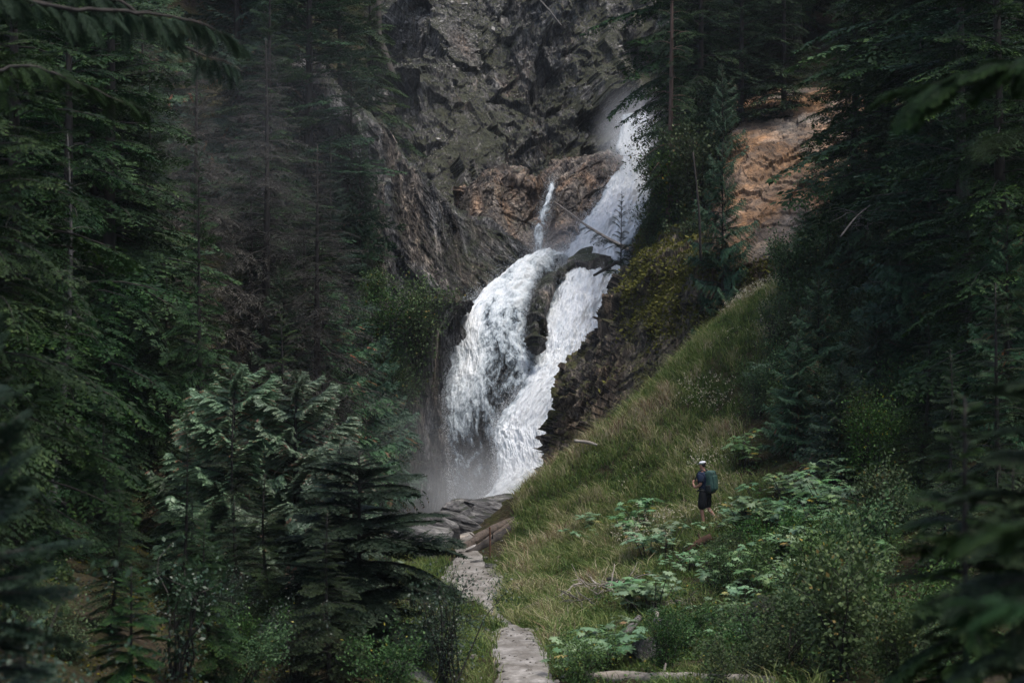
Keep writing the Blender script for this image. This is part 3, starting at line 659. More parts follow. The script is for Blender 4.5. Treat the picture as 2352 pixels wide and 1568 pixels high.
LEFT = [  # key, name, bearing, distance, top, label, width
 ('hem1', 'hemlock_tree', 470, 47, 335, 'slender dark hemlock with a visible leader, standing alone in front of the grey trees', .75),
 ('thin', 'hemlock_tree', 100, 40, 300, 'thin hemlock with a long bare grey leaning stem at the far left', .9),
 ('hem3', 'hemlock_tree', 270, 41, 905, 'young dark hemlock on the mossy floor, two thin stems beside it', 1.1),
 ('hem3', 'hemlock_tree', 610, 45, 700, 'dark hemlock sapling just behind the pale feathery cedars', 1.0),
 ('hem2', 'hemlock_tree', 40, 31, -520, 'big shadowy hemlock filling the upper left corner', 1.1),
 ('hem2', 'hemlock_tree', -40, 26, -300, 'mossy dark hemlock cut by the left edge of the picture', 1.0),
 ('hem2', 'hemlock_tree', 150, 44, -350, 'mossy green hemlock behind the shadowy corner hemlock', 1.0),
 ('hem1', 'hemlock_tree', 230, 52, -300, 'tall dark hemlock left of the grey bare trees', 1.1),
 ('hem2', 'hemlock_tree', 340, 57, 120, 'dark hemlock below the hanging bough, its tip among grey twigs', 1.0),
 ('fir1', 'fir_tree', 180, 58, 420, 'broad dark fir behind the thin leaning grey stem', 1.2),
 ('bare', 'bare_spruce', 345, 66, 20, 'grey-brown nearly bare spruce hung with lichen, left one of the grey group', 1.1),
 ('bare', 'bare_spruce', 470, 63, 60, 'bare grey spruce with a pale trunk showing at its foot', 1.1),
 ('bare', 'bare_spruce', 600, 64, 90, 'bare brown-grey spruce right of the pale trunk', 1.2),
 ('bare', 'bare_spruce', 730, 62, 330, 'sloping grey twigs of a lower bare spruce in mid forest', 1.3),
 ('ced1', 'cedar_tree', 330, 96, -260, 'far blue-green cedar showing between the grey bare trees', 1.2),
 ('ced1', 'cedar_tree', 570, 98, -330, 'green cedar with rusty fronds at the top, left of the fir wall', 1.3),
 ('fir1', 'fir_tree', 700, 96, -350, 'tall blue-green fir second from the cliff edge', 1.25),
 ('fir1', 'fir_tree', 790, 102, -330, 'tall blue-green fir right beside the scree slope of the cliff', .9),
 ('fir1', 'fir_tree', 800, 97, 90, 'shorter fir against the cliff edge in front of the tall fir', .9),
 ('hem1', 'hemlock_tree', 640, 84, -80, 'tall hemlock standing between the bare trees and the fir wall', 1.1),
 ('ced1', 'cedar_tree', 815, 96, 310, 'cedar with rust-red dead fronds leaning over the dark slate buttress', .75),
 ('fir1', 'fir_tree', 770, 86, 330, 'dark fir beneath the rusty cedar, left of the buttress', 1.15),
 ('hem1', 'hemlock_tree', 560, 66, 330, 'dark wide hemlock in the middle of the left forest', 1.2),
 ('hem2', 'hemlock_tree', 690, 67, 420, 'drooping dark hemlock right of the middle one', 1.2),
 ('ced1', 'cedar_tree', 660, 62, 600, 'cedar with arching green fronds at half height of the left forest', 1.1),
 ('ced2', 'cedar_tree', 745, 66, 630, 'small cedar with drooping blue-green fans beside the arching one', 1.3),
 ('ced2', 'cedar_tree', 805, 84, 690, 'blue-green cedar at the foot of the slate buttress', 1.3),
 ('hem3', 'hemlock_tree', 855, 93, 545, 'little pointed hemlock alone against the slate rock', .55),
 ('hem1', 'hemlock_tree', 390, 50, 620, 'dark hemlock behind the lower mossy bank', 1.2),
 ('fir1', 'fir_tree', 60, 50, 520, 'dark fir in the shade behind the blurred spruce', 1.2),
 ('hem3', 'hemlock_tree', 130, 38, 930, 'low dark hemlock over the moss in the lower left', 1.3),
 ('hem3', 'hemlock_tree', 420, 36, 1010, 'dark low hemlock in front of the pale feathery cedars', 1.2),
 ('hem3', 'hemlock_tree', 560, 40, 930, 'shaded young hemlock left of the lit cedars', 1.1),
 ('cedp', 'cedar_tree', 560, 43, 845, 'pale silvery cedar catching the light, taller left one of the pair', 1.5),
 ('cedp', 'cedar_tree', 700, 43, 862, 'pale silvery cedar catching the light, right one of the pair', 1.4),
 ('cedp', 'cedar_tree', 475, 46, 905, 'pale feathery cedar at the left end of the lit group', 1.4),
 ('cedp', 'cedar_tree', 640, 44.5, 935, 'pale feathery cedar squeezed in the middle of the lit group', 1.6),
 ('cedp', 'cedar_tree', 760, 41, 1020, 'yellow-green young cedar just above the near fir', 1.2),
 ('spread', 'fir_tree', 820, 36, 1035, 'dark spreading fir reaching right across the gorge mist', 1.45),
 ('hem3', 'hemlock_tree', 640, 36, 1090, 'black-green hemlock left of the spreading fir', 1.5),
 ('hem3', 'hemlock_tree', 760, 33, 1180, 'low shaded hemlock below the spreading fir', 1.5),
 ('hem3', 'hemlock_tree', 420, 37, 1130, 'shaded hemlock under the left pale cedar', 1.6),
 ('hem3', 'hemlock_tree', 560, 37.5, 1150, 'shaded hemlock directly below the pair of pale cedars', 1.6),
 ('hem3', 'hemlock_tree', 500, 31, 1190, 'low hemlock in deep shade above the pale leaved bush', 1.3),
 ('hem3', 'hemlock_tree', 250, 33, 1110, 'low hemlock beside the bright moss patch', 1.2),
 ('young', 'hemlock_sapling', 300, 26, 1300, 'small bright-tipped hemlock sapling at the lower left', 1.4),
 ('ced2', 'cedar_tree', 880, 89, 800, 'misty cedar with rust fronds clinging to the gorge wall', 1.0),
 ('ced2', 'cedar_tree', 840, 88, 880, 'misty cedar lower down the gorge wall', 1.4),
 ('ced2', 'cedar_tree', 760, 70, 900, 'blue-green cedar at the edge of the mist', 1.3),
]
for k_, nm, u, d, vt, lb, wd in LEFT:
    place_tree(k_, nm, u, d, vt, lb, 'cedar' if 'cedar' in nm else 'conifer', None, width=wd)
RIGHT = [
 ('red', 'bare_spruce', 1518, 90, -330, 'tall thin spruce with a long reddish bare trunk above the falls', .7),
 ('hem2', 'hemlock_tree', 1560, 112, -260, 'sparse hemlock at the rim of the cliff above the upper fall', .75),
 ('hem2', 'hemlock_tree', 1600, 96, -350, 'dark hemlock right of the reddish trunk', .9),
 ('fir1', 'fir_tree', 1690, 92, -300, 'dark fir behind the cedar draped beside the tan rock', 1.0),
 ('ced1', 'cedar_tree', 1640, 88, 150, 'cedar hanging its fans beside the left edge of the tan rock', .8),
 ('ced1', 'cedar_tree', 1560, 90, 270, 'cedar with orange twigs at the foot of the reddish trunk', .7),
 ('hem3', 'hemlock_tree', 1440, 90, 440, 'small ragged hemlock silhouetted against the white upper fall', .5),
 ('hem1', 'hemlock_tree', 1800, 92, -320, 'tall dark hemlock above the tan rock', 1.0),
 ('hem2', 'hemlock_tree', 2010, 82, -380, 'big dark hemlock with long level boughs over the tan rock', 1.15),
 ('hem1', 'hemlock_tree', 2110, 74, -400, 'dark hemlock in the upper right between two darker ones', 1.1),
 ('ced1', 'cedar_tree', 2130, 58, 120, 'cedar with bright fan fronds right of the tan rock', 1.0),
 ('hem2', 'hemlock_tree', 2180, 64, -400, 'near black hemlock of the upper right corner', 1.2),
 ('hem1', 'hemlock_tree', 2320, 48, -500, 'huge dark hemlock on the right edge with a thick trunk', 1.1),
 ('hem1', 'hemlock_tree', 2060, 62, 420, 'hemlock with green level boughs below the bright cedar', 1.0),
 ('fir1', 'fir_tree', 2220, 52, 350, 'dark fir at the right edge of the forest', 1.1),
 ('hem1', 'hemlock_tree', 1960, 73, -250, 'dark hemlock whose boughs hang across the right half of the tan rock', 1.1),
 ('ced2', 'cedar_tree', 1660, 81, 330, 'small cedar draped over the upper left edge of the tan rock', .8),
 ('ced2', 'cedar_tree', 1850, 70, 470, 'small cedar with rusty tips just under the tan rock', 1.2),
 ('ced2', 'cedar_tree', 1950, 66, 520, 'cedar thicket tree above the head of the grass slope', 1.4),
 ('ced2', 'cedar_tree', 1880, 62, 640, 'blue-green young cedar beside the head of the grass', 1.2),
 ('ced2', 'cedar_tree', 2010, 58, 690, 'rust flecked young cedar in the right thicket', 1.3),
 ('hem3', 'hemlock_tree', 2100, 50, 720, 'hemlock with a long bough reaching toward the grass', 1.3),
 ('ced2', 'cedar_tree', 1830, 60, 770, 'dense young cedar right of the white flowered grass', 1.3),
 ('ced2', 'cedar_tree', 1930, 56, 830, 'dense young cedar at the middle of the right slope', 1.5),
 ('hem3', 'hemlock_tree', 2160, 42, 800, 'dark hemlock in the right middle ground', 1.1),
 ('hem3', 'hemlock_tree', 2300, 36, 650, 'shadowy hemlock at the right edge in the middle ground', 1.2),
 ('ced1', 'cedar_tree', 2340, 46, 480, 'shaded cedar at the right edge below the blurred branch', 1.0),
 ('young', 'hemlock_sapling', 2222, 14, 905, 'soft focus young hemlock with a dark leader on the right', 1.1),
 ('young', 'hemlock_sapling', 2400, 10, 560, 'blurred young hemlock on the right edge nearest the camera', 1.0),
 ('young', 'hemlock_sapling', 2330, 17, 1060, 'half blurred hemlock sapling behind the nearest one', 1.2),
 ('yfir', 'spruce_sapling', -40, 13.5, 650, 'blurred blue-green spruce boughs entering at the left edge', .85),
]
for k_, nm, u, d, vt, lb, wd in RIGHT:
    place_tree(k_, nm, u, d, vt, lb, 'cedar' if 'cedar' in nm else 'conifer', None, width=wd)

# the unremarkable depth of the wood on both sides
r = np.random.default_rng(77)
for (n_, u0, u1, d0, d1, lb, gr) in ((16, -60, 800, 72, 92, 'dark conifer deep in the left forest', 'conifers deep in the left forest'), (8, 100, 860, 104, 116, 'hazy conifer on the high left hillside', 'conifers high on the left hillside'), (8, -80, 420, 50, 66, 'shadowed conifer inside the left wood', 'shadowed conifers of the left wood'),
        (14, 1560, 2380, 86, 112, 'dark conifer deep in the right forest', 'conifers deep in the right forest'), (9, 2120, 2440, 55, 78, 'shadowed conifer inside the right wood', 'shadowed conifers of the right wood')):
    for i in range(n_):
        u = u0+(u1-u0)*(i+r.random())/n_; d = r.uniform(d0, d1); g = on(u, d); hh = r.uniform(17, 30)
        if (1600 < u < 1960 and d < 96) or (270 < u < 860 and d < 93): continue
        place_tree(['hem1', 'hem2', 'fir1', 'hem1', 'hem2'][r.integers(5)], 'conifer_tree', u, d, CY-(g[2]+hh)/d*F, lb, 'conifer', gr, width=r.uniform(1, 1.3))

# one low-hanging bough system of the corner hemlock and a far out-of-focus branch
def bough(name, kind, pts, L, mat, label, n=9, seed=1, droop=-.5, s=1.0):
    r = np.random.default_rng(seed); P = cr(np.array(pts, float), n); Q = []; Vv = []; wood = MB(); wood.tube(P+r.normal(0, .012, P.shape)*s, np.linspace(.032, .005, n)*s, 6)
    T_ = unit(np.gradient(P, axis=0))
    for i in range(n):
        for sg in (-1, 0, 1):
            az = math.atan2(T_[i, 1], T_[i, 0])+sg*r.uniform(.4, .9); R = rotm(az, droop+r.normal(0, .25), r.normal(0, .3)); l = L*r.uniform(.45, 1.35)*(1.1-.5*i/n)
            bq, bv = BR[kind][r.integers(5)]; Q.append(bq@R.T*l+P[i]); Vv.append(bv)
    e = empty(name, tuple(P[0]), label, 'branch'); P0 = P[0]; Qc = np.concatenate(Q)-P0
    for v in wood.V: v -= P0
    obj('stem', wood.mesh('stem', [M['bark']], True), e)
    obj('foliage', mesh('foliage', Qc.reshape(-1, 3), np.arange(len(Qc)*4).reshape(-1, 4), mats=[M[mat]], var=np.clip(np.concatenate(Vv).ravel(), 0, 1)), e)
bough('hemlock_bough', 'near', [W(-60, -40, 20), W(150, 20, 20), W(330, 30, 20.5), W(480, 60, 21), W(560, 110, 21.5)], .40, 'fir', 'dark hemlock bough hanging into the top of the picture at left', 26, 3, -.8)
bough('hemlock_bough', 'near', [W(120, -60, 23), W(280, 10, 23), W(430, 110, 23.5), W(540, 150, 24)], .40, 'fir', 'second dark hemlock bough behind the hanging one', 20, 13, -.9)
bough('hemlock_bough', 'near', [W(-60, 180, 22), W(60, 150, 22), W(180, 190, 22), W(330, 250, 22.5)], .42, 'hemlock', 'short mossy hemlock bough under the hanging dark one', 18, 5, -.5)
bough('hemlock_bough', 'hemlock_fine', [W(2500, 200, 3.2), W(2420, 285, 3.25), W(2330, 315, 3.3), W(2270, 335, 3.3)], .05, 'hemlock', 'light green twig right at the lens, completely blurred', 6, 6, -.1, s=.12)
bough('hemlock_bough', 'hemlock_fine', [W(2560, 1180, 7), W(2420, 1200, 7), W(2300, 1215, 7.1), W(2200, 1225, 7.2)], .22, 'hemlock', 'blurred hemlock bough low on the right edge', 8, 8, -.25, s=.3)
bough('hemlock_bough', 'hemlock_fine', [W(2560, 1330, 6), W(2450, 1360, 6), W(2330, 1385, 6.1), W(2230, 1400, 6.2)], .20, 'hemlock', 'soft green bough below the other at the lower right corner', 8, 9, -.25, s=.3)
bough('hemlock_bough', 'hemlock_fine', [W(2560, 60, 12), W(2420, 120, 12), W(2250, 170, 12.2), W(2120, 200, 12.4)], .5, 'hemlock', 'half blurred hemlock bough in the upper right', 9, 10, -.2, s=.5)

# ------------------------------------------------------------------ shrubs
def shrub(Hh, spread, nst, nleaf, mat, ls, seed, bark='bark', open_=.35):
    r = np.random.default_rng(seed); wood = MB(); P = []; D = []
    for i in range(nst):
        az = r.uniform(0, 2*PI); lean = r.uniform(.1, 1)*spread; h = Hh*r.uniform(.6, 1)
        b = np.array([r.normal(0, .12*spread), r.normal(0, .12*spread), -.15]); tip = np.array([math.cos(az)*lean, math.sin(az)*lean, h])
        t_ = np.linspace(0, 1, 6)[:, None]; A = b+(tip-b)*t_+np.array([0, 0, 1])*(.35*np.sin(t_*PI)*h*.5)+r.normal(0, .03, (6, 3))
        wood.tube(A, np.linspace(.018, .004, 6)*Hh/1.5, 4, cap=False)
        for k in range(5):
            q0 = A[r.integers(1, 6)]; dd = unit(r.normal(size=3)+np.array([0, 0, .5])); q1 = q0+dd*Hh*.3*r.uniform(.4, 1); wood.tube([q0, (q0+q1)/2+r.normal(0, .02, 3), q1], [.006, .004, .002], 3, cap=False)
            m = nleaf//(nst*5); s = r.random(m)[:, None]
            P.append(q0+(q1-q0)*s*1.1+r.normal(0, .08*Hh, (m, 3)))
    P = np.concatenate(P); m = len(P); c = np.array([0, 0, Hh*.45])
    out = unit(P-c); d = unit(out*.7+r.normal(0, .6, (m, 3))+np.array([0, 0, .0])); nrm = unit(np.array([0, 0, 1.0])+r.normal(0, .45, (m, 3))); side = unit(np.cross(d, nrm))
    L = ls*r.uniform(.5, 1.3, m)
    Q = sprays(P, d, side, L, L*.62)
    v = np.clip(r.normal(.5, .22, m), 0, .92); v = np.where(r.random(m) < .02, .97, v)
    p = Proto(); p.crown = mesh('leaves', Q.reshape(-1, 3), np.arange(m*4).reshape(-1, 4), mats=[M[mat]], var=np.repeat(v, 4))
    p.trunk = wood.mesh('stems', [M[bark]], True); p.H = Hh; return p
def lobed(n=7):
    rim = []
    for k in range(n*4+1):
        a = -2.5+5.0*k/(n*4); ph = (k % 4)/4; rad = .62+.38*(1-abs(ph-.5)*2)**.8 if k % 4 else .60
        rad *= 1-.18*abs(a)/2.5
        rim.append((rad*math.cos(a), rad*math.sin(a), -.16*rad*rad*(1.0)))
    return np.array([(0, 0, .05)]+rim)
LOB = lobed()
def clubplant(Hh, nst, nl, ls, seed, mat='club', spread=.6):
    r = np.random.default_rng(seed); wood = MB(); V = []; Tt = []; va = []; n0 = 0; m = len(LOB)
    tr = np.array([(0, k, k+1) for k in range(1, m-1)])
    for i in range(nst):
        az = r.uniform(0, 2*PI); tip = np.array([math.cos(az), math.sin(az), 0])*spread*r.uniform(0, 1)+[0, 0, Hh*r.uniform(.45, 1)]
        wood.tube([[tip[0]*.2, tip[1]*.2, -.15], tip*[.6, .6, .6], tip], [.016, .012, .008], 5)
        for k in range(nl):
            a = k*2.4+r.random(); pl = ls*r.uniform(.5, 1.4); c = tip+np.array([math.cos(a)*pl, math.sin(a)*pl, r.uniform(-.05, .16)*Hh])
            wood.tube([tip, (tip+c)/2+[0, 0, .03], c], [.004, .003, .002], 3, cap=False)
            S = ls*r.uniform(.6, 1.15); R = rotm(a, -.15+r.normal(0, .22), r.normal(0, .25))
            V.append((LOB*S)@R.T+c); Tt.append(tr+n0); n0 += m; v = np.clip(r.normal(.5, .22), 0, .88); v = .95+.05*r.random() if r.random() < .035 else v; va.append(np.full(m, v))
    p = Proto(); p.crown = mesh('leaves', np.concatenate(V), tris=np.concatenate(Tt), mats=[M[mat]], var=np.concatenate(va), smooth=True); p.trunk = wood.mesh('stems', [M['bark']], True); p.H = Hh; return p
S = {'leafy1': shrub(1.6, 1.0, 16, 4600, 'bush', .078, 21), 'leafy2': shrub(1.2, 1.1, 16, 4400, 'bush', .066, 22), 'dark': shrub(1.7, .95, 16, 3400, 'darkbush', .050, 23),
     'pale': shrub(1.2, .7, 10, 1100, 'darkbush', .055, 24), 'club1': clubplant(.9, 7, 6, .17, 25), 'club2': clubplant(.7, 6, 5, .19, 26), 'club3': clubplant(1.1, 9, 6, .16, 27, spread=.8),
     'small': clubplant(.4, 4, 4, .12, 28), 'dense': shrub(1.8, .8, 24, 6200, 'bush', .06, 29), 'yel': shrub(1.2, .7, 8, 1200, 'olive', .05, 30)}
FS = {}
def place_shrub(key, name, u, d, s, label, cat, group=None, loc=None, sink=0, sz=1):
    loc = loc or on(u, d); p = S[key]
    o = empty(name, (loc[0], loc[1], loc[2]-sink), label, cat, group, random.uniform(0, 6.28), s); o.scale = (s, s, s*sz)
    if key in FS:
        for src in FS[key]:
            c = src.copy(); COL.objects.link(c); c.parent = o
    else: FS[key] = [obj('stems', p.trunk, o), obj('leaves', p.crown, o)]
    return o
def uv_of(p): return (CX+p[0]/p[1]*F, CY-p[2]/p[1]*F)
def ground_at(u, v, dmin=26, dmax=90, d0=None):
    """first ground point met along a bearing"""
    ds = np.linspace(dmin, dmax, 400); x = (u-CX)/F*ds; z = H(x, ds); zz = (CY-v)/F*ds
    k = np.argmax(z > zz); return (x[k], ds[k], float(z[k])) if (z > zz).any() else None
BUSH = [
 ('dark', 1030, 1560, 1.15, 'dark glossy bush left of the lower gravel path'), ('dark', 985, 1520, .8, 'smaller dark bush tucked under the spreading fir'),
 ('leafy2', 1690, 1350, 1.0, 'leafy bush above the dark leaning rock'), ('leafy1', 1850, 1420, 1.15, 'big leafy bush right of the dark leaning rock'),
 ('leafy1', 1960, 1350, 1.15, 'leafy bush below the broad leaved patch'), ('leafy2', 1800, 1520, 1.2, 'leafy bush with bluish leaves above the fallen log'),
 ('leafy1', 1940, 1540, 1.3, 'leafy bush at the bottom right of the middle'), ('leafy2', 2060, 1480, 1.3, 'leafy bush against the blurred hemlock boughs'),
 ('leafy2', 1560, 1480, .8, 'low bush left of the dark leaning rock'), ('leafy1', 1660, 1300, .6, 'bush below the walker\'s broad leaved plants'),
 ('leafy2', 1760, 1280, 1.0, 'bush between the broad leaved patch and the rock'), ('leafy1', 2030, 1260, 1.2, 'tall bush at the right end of the broad leaved patch'),
 ('dense', 1525, 1530, .6, 'small dense evergreen shrub beside the log'), ('dense', 1740, 940, .9, 'dense evergreen shrub at the edge of the flowered grass'),
 ('dense', 1810, 1000, 1.0, 'dense evergreen shrub above the walker to the right'), ('dense', 1900, 950, 1.1, 'dark evergreen shrub in the right thicket'),
 ('dense', 1990, 880, 1.2, 'evergreen shrub high in the right thicket'), ('leafy2', 1340, 1560, .7, 'low leafy bush right of the lower gravel path'),
 ('yel', 1600, 1440, .8, 'yellowing bush above the grey stones'), ('leafy1', 1560, 560, 1.2, 'green bush on top of the bluff beside the falls'),
 ('leafy2', 1530, 500, 1.1, 'bush leaning over the upper fall'), ('dense', 1900, 600, 1.2, 'bush growing at the right end of the tan rock'),
 ('dense', 1820, 560, 1.0, 'bush at the lower corner of the tan rock'), ('pale', 400, 1540, 1.6, 'bush with pale shining leaves at the bottom left'),
 ('leafy2', 560, 1560, .8, 'green ground bush right of the pale leaved one'), ('pale', 900, 1480, .9, 'thin bush under the boughs of the spreading fir'),
]
for key, u, v, s, lb in BUSH:
    g = ground_at(u, min(v+20, 1700), 30 if v > 1200 else 40, 95)
    if g is None: g = on(u, 88)
    place_shrub(key, 'bush', 0, 0, s, lb, 'bush', None, g)
r = np.random.default_rng(78)
for (n_, u0, u1, v0, v1, keys, s0, s1, lb, gr) in ((34, 1720, 2350, 660, 1130, ('dense', 'leafy1', 'leafy2', 'dense'), .8, 1.5, 'evergreen or leafy bush in the tangle right of the grass', 'bushes in the tangle right of the grass'), (26, 1600, 2200, 1200, 1600, ('leafy1', 'leafy2', 'leafy1', 'leafy2', 'yel'), .5, .95, 'low leafy bush on the lower right bank', 'low bushes on the lower right bank'),
        (16, 0, 1000, 1250, 1620, ('dark', 'pale', 'leafy2'), .5, .9, 'small dark bush on the shaded floor at left', 'small bushes on the shaded floor at left'), (14, 1530, 1960, 470, 640, ('leafy1', 'dense', 'leafy2'), .9, 1.8, 'bush among the trees above the bluff', 'bushes among the trees above the bluff')):
    for i in range(n_):
        u, v = r.uniform(u0, u1), r.uniform(v0, v1)
        if (1540 < u < 1720 and 1000 < v < 1330) or (1560 < u < 1960 and 1020 < v < 1290): continue
        if 1640 < u < 1900 and v < 600 and v > 300: continue
        g = ground_at(u, v, 29, 100)
        if g is None: continue
        place_shrub(keys[r.integers(len(keys))], 'bush', 0, 0, r.uniform(s0, s1), lb, 'bush', gr, g, sink=.1)
# bushes on the left wall and bluff top, standing on the rock
for u, v, d, s, key, lb in ((855, 700, 91, 1.25, 'leafy1', 'bright green bush on the ledge below the slate buttress'), (960, 800, 91, 2.0, 'dense', 'round grey-green bush on the lip of the gorge wall'), (880, 830, 90, 2.0, 'dense', 'grey-green bush beside the round one on the gorge wall'),
                            (905, 960, 90, 1.8, 'dense', 'hanging bush halfway down the misty gorge wall'), (1540, 470, 91, 2.2, 'dense', 'dense bush right of the upper fall'), (1545, 540, 90, 2.4, 'leafy1', 'leafy bush crowning the bluff'),
                            (1600, 480, 88, 2.4, 'leafy1', 'leafy bush left of the tan rock'), (1500, 560, 90, 1.3, 'dense', 'shrub overhanging the lip of the bluff'), (1600, 560, 86, 1.6, 'leafy2', 'low shrub under the tan rock on the bluff')):
    place_shrub(key, 'bush', 0, 0, s, lb, 'bush', None, W(u, v, d), sink=.5)
# near bush at the lower left corner
for u, d, s, lb in ((30, 15, 1.15, 'near bush with pale shining leaves in the bottom left corner'), (150, 17, .8, 'lower near bush right of the corner bush')):
    x, y, z = on(u, d); place_shrub('pale', 'bush', 0, 0, s, lb, 'bush', None, (x, y, max(z, (CY-1720)/F*d)), sink=.1)
# broad-leaved plants
r = np.random.default_rng(55)
PATCH = [(1330, 1225, 30, 12, 3), (1600, 1235, 70, 16, 6), (1720, 1200, 80, 26, 9), (1840, 1165, 90, 34, 13), (1780, 1235, 110, 24, 13), (1900, 1190, 60, 40, 7), (1620, 1292, 70, 22, 8), (1760, 1330, 110, 40, 14), (1900, 1340, 90, 50, 10), (1650, 1440, 70, 40, 6), (1530, 1262, 50, 20, 5), (1930, 1110, 50, 34, 7), (1700, 1060, 50, 20, 5), (1640, 1020, 20, 25, 3), (1470, 1400, 55, 20, 6), (1620, 1320, 60, 18, 4),
         (1400, 1530, 40, 18, 4), (1330, 1540, 30, 12, 2), (1880, 1260, 60, 25, 5), (1450, 1230, 60, 40, 5), (1730, 880, 20, 20, 3), (1780, 1450, 60, 40, 4)]
cnt = 0
names_ = ['beside the gravel on the grass foot', 'just below the walker', 'right of the walker\'s feet', 'in the thick patch right of the walker', 'along the lower edge of the thick patch', 'in the right half of the thick patch', 'on the bank below the rotten orange log', 'spreading over the bank above the dark leaning rock', 'on the right bank between two bushes', 'left of the dark leaning rock', 'in the grass left of the rotten orange log', 'at the upper end of the thick patch', 'behind the walker\'s back', 'above the walker\'s cap', 'in the round clump beside the dead branches', 'under the rotten orange log', 'right of the lower gravel path', 'at the lower path edge', 'below the thick patch', 'scattered on the grass left of the walker', 'at the bushes above the flowered grass', 'among the bushes right of the dark rock']
for (u, v, su, sv, k), nm_ in zip(PATCH, names_):
    for i in range(k):
        uu, vv = u+r.uniform(-1, 1)*su, v+r.uniform(-1, 1)*sv+10
        g = ground_at(uu, vv, 30, 85)
        if g is None: continue
        if 1560 < uu < 1690 and vv < 1262: continue
        key = 'small' if 1540 < uu < 1690 else ['club1', 'club2', 'club3', 'small'][r.integers(4)] if k > 3 else ['small', 'club2'][r.integers(2)]
        place_shrub(key, 'broad_leaved_plant', 0, 0, r.uniform(.75, 1.15), 'pale green broad leaved plant '+nm_, 'plant', 'broad leaved plants '+nm_, g, sink=.05)

for u_, v_, s_, lb_ in ((1588, 1222, .7, 'small broad leaved plant in front of the walker\'s shins'), (1628, 1226, .75, 'small broad leaved plant hiding the walker\'s boots'), (1660, 1222, .8, 'small broad leaved plant behind the walker\'s raised heel')):
    place_shrub('small', 'broad_leaved_plant', 0, 0, s_, lb_, 'plant', None, ground_at(u_, v_, 30, 85))

# ------------------------------------------------------------------ grass, ground cover (uncountable)
def scatter(n, x0, x1, y0, y1, seed):
    r = np.random.default_rng(seed); return r.uniform(x0, x1, n), r.uniform(y0, y1, n), r
def grassmask(x, y):
    u = CX+x/y*F; z = H0(x, y); v = CY-z/y*F
    left = np.interp(v, [600, 900, 1090, 1180, 1290, 1330, 1420, 1568], [1690, 1430, 1190, 1172, 1155, 1150, 1120, 1130])
    right = np.interp(v, [600, 700, 800, 900, 1000, 1100, 1200, 1300, 1400, 1568], [1890, 1830, 1780, 1740, 1720, 1720, 1700, 1540, 1380, 1260])
    m = np.clip((u-left)/25, 0, 1)*np.clip((right-u)/60, 0, 1)
    return m, u, v
def blades(n, seed, box, keep, hmin, hmax, w, mat, name, label, cat, vfun, lean=.62):
    x, y, r = scatter(n, *box, seed); m, u, v = keep(x, y)
    ok = (r.random(n) < m) & ((pathdist(x, y) > .38+.42*r.random(n)) | ((y > 45.3) & (y < 52) & (pathdist(x, y) > .12))); x, y, u, v = x[ok], y[ok], u[ok], v[ok]; n = len(x); z = H(x, y)
    P = np.stack([x, y, z-.03], 1); nz = fbm(np.stack([x*.35, y*.35, 0*x], 1), 4); nz2 = noise3(np.stack([x*1.6, y*1.6, 0*x+4], 1))
    h = (hmin+(hmax-hmin)*r.random(n)**1.5)*np.clip(1+.9*nz+.8*nz2+.5*noise3(np.stack([x*4, y*4, 0*x+2], 1)), .3, 2.2)
    a = r.uniform(0, 2*PI, n); sd = np.stack([np.cos(a), np.sin(a), 0*a], 1)*w*r.uniform(.6, 1.4, n)[:, None]
    ln = r.normal(0, lean, (n, 2))*h[:, None]; ln[:, 0] -= .25*h
    mid = P+np.stack([ln[:, 0]*.3, ln[:, 1]*.3, h*.62], 1); tip = P+np.stack([ln[:, 0], ln[:, 1], h*r.uniform(.75, 1.0, n)], 1)
    V = np.stack([P-sd/2, P+sd/2, mid+sd*.4, mid-sd*.4, tip], 1); b = np.arange(n)[:, None]*5
    q = b+np.array([[0, 1, 2, 3]]); t_ = b+np.array([[3, 2, 4]])
    va = np.clip(vfun(nz, r.random(n), u, v, nz2), 0, 1)
    o = obj(name, mesh(name, V, q, t_, [M[mat]], np.repeat(va, 5))); tag(o, label, cat, kind='stuff'); return o
def gv(nz, rr, u, v, n2): return .36+1.0*nz+.45*n2+(rr-.5)*.6
blades(380000, 61, (-3, 14, 36, 80), grassmask, .12, .42, .024, 'grass', 'grass', 'long pale and green grass covering the steep slope', 'grass', gv)
def sparsemask(x, y):
    m, u, v = grassmask(x, y); c = noise3(np.stack([x*.5, y*.5, 0*x+9], 1))
    k = ((u > 860) & (u < 1750) & (v > 1280)) | ((u > 1250) & (u < 1900) & (v > 1100))
    return (1-m)*k*np.clip(.5+c, 0, 1)*.95, u, v
blades(210000, 62, (-6, 8, 30, 66), sparsemask, .10, .34, .018, 'grass', 'grass', 'short sparse grass on the valley floor and between plants', 'grass', lambda a, rr, u, v, n2: .25+.6*a+.4*(rr-.4))
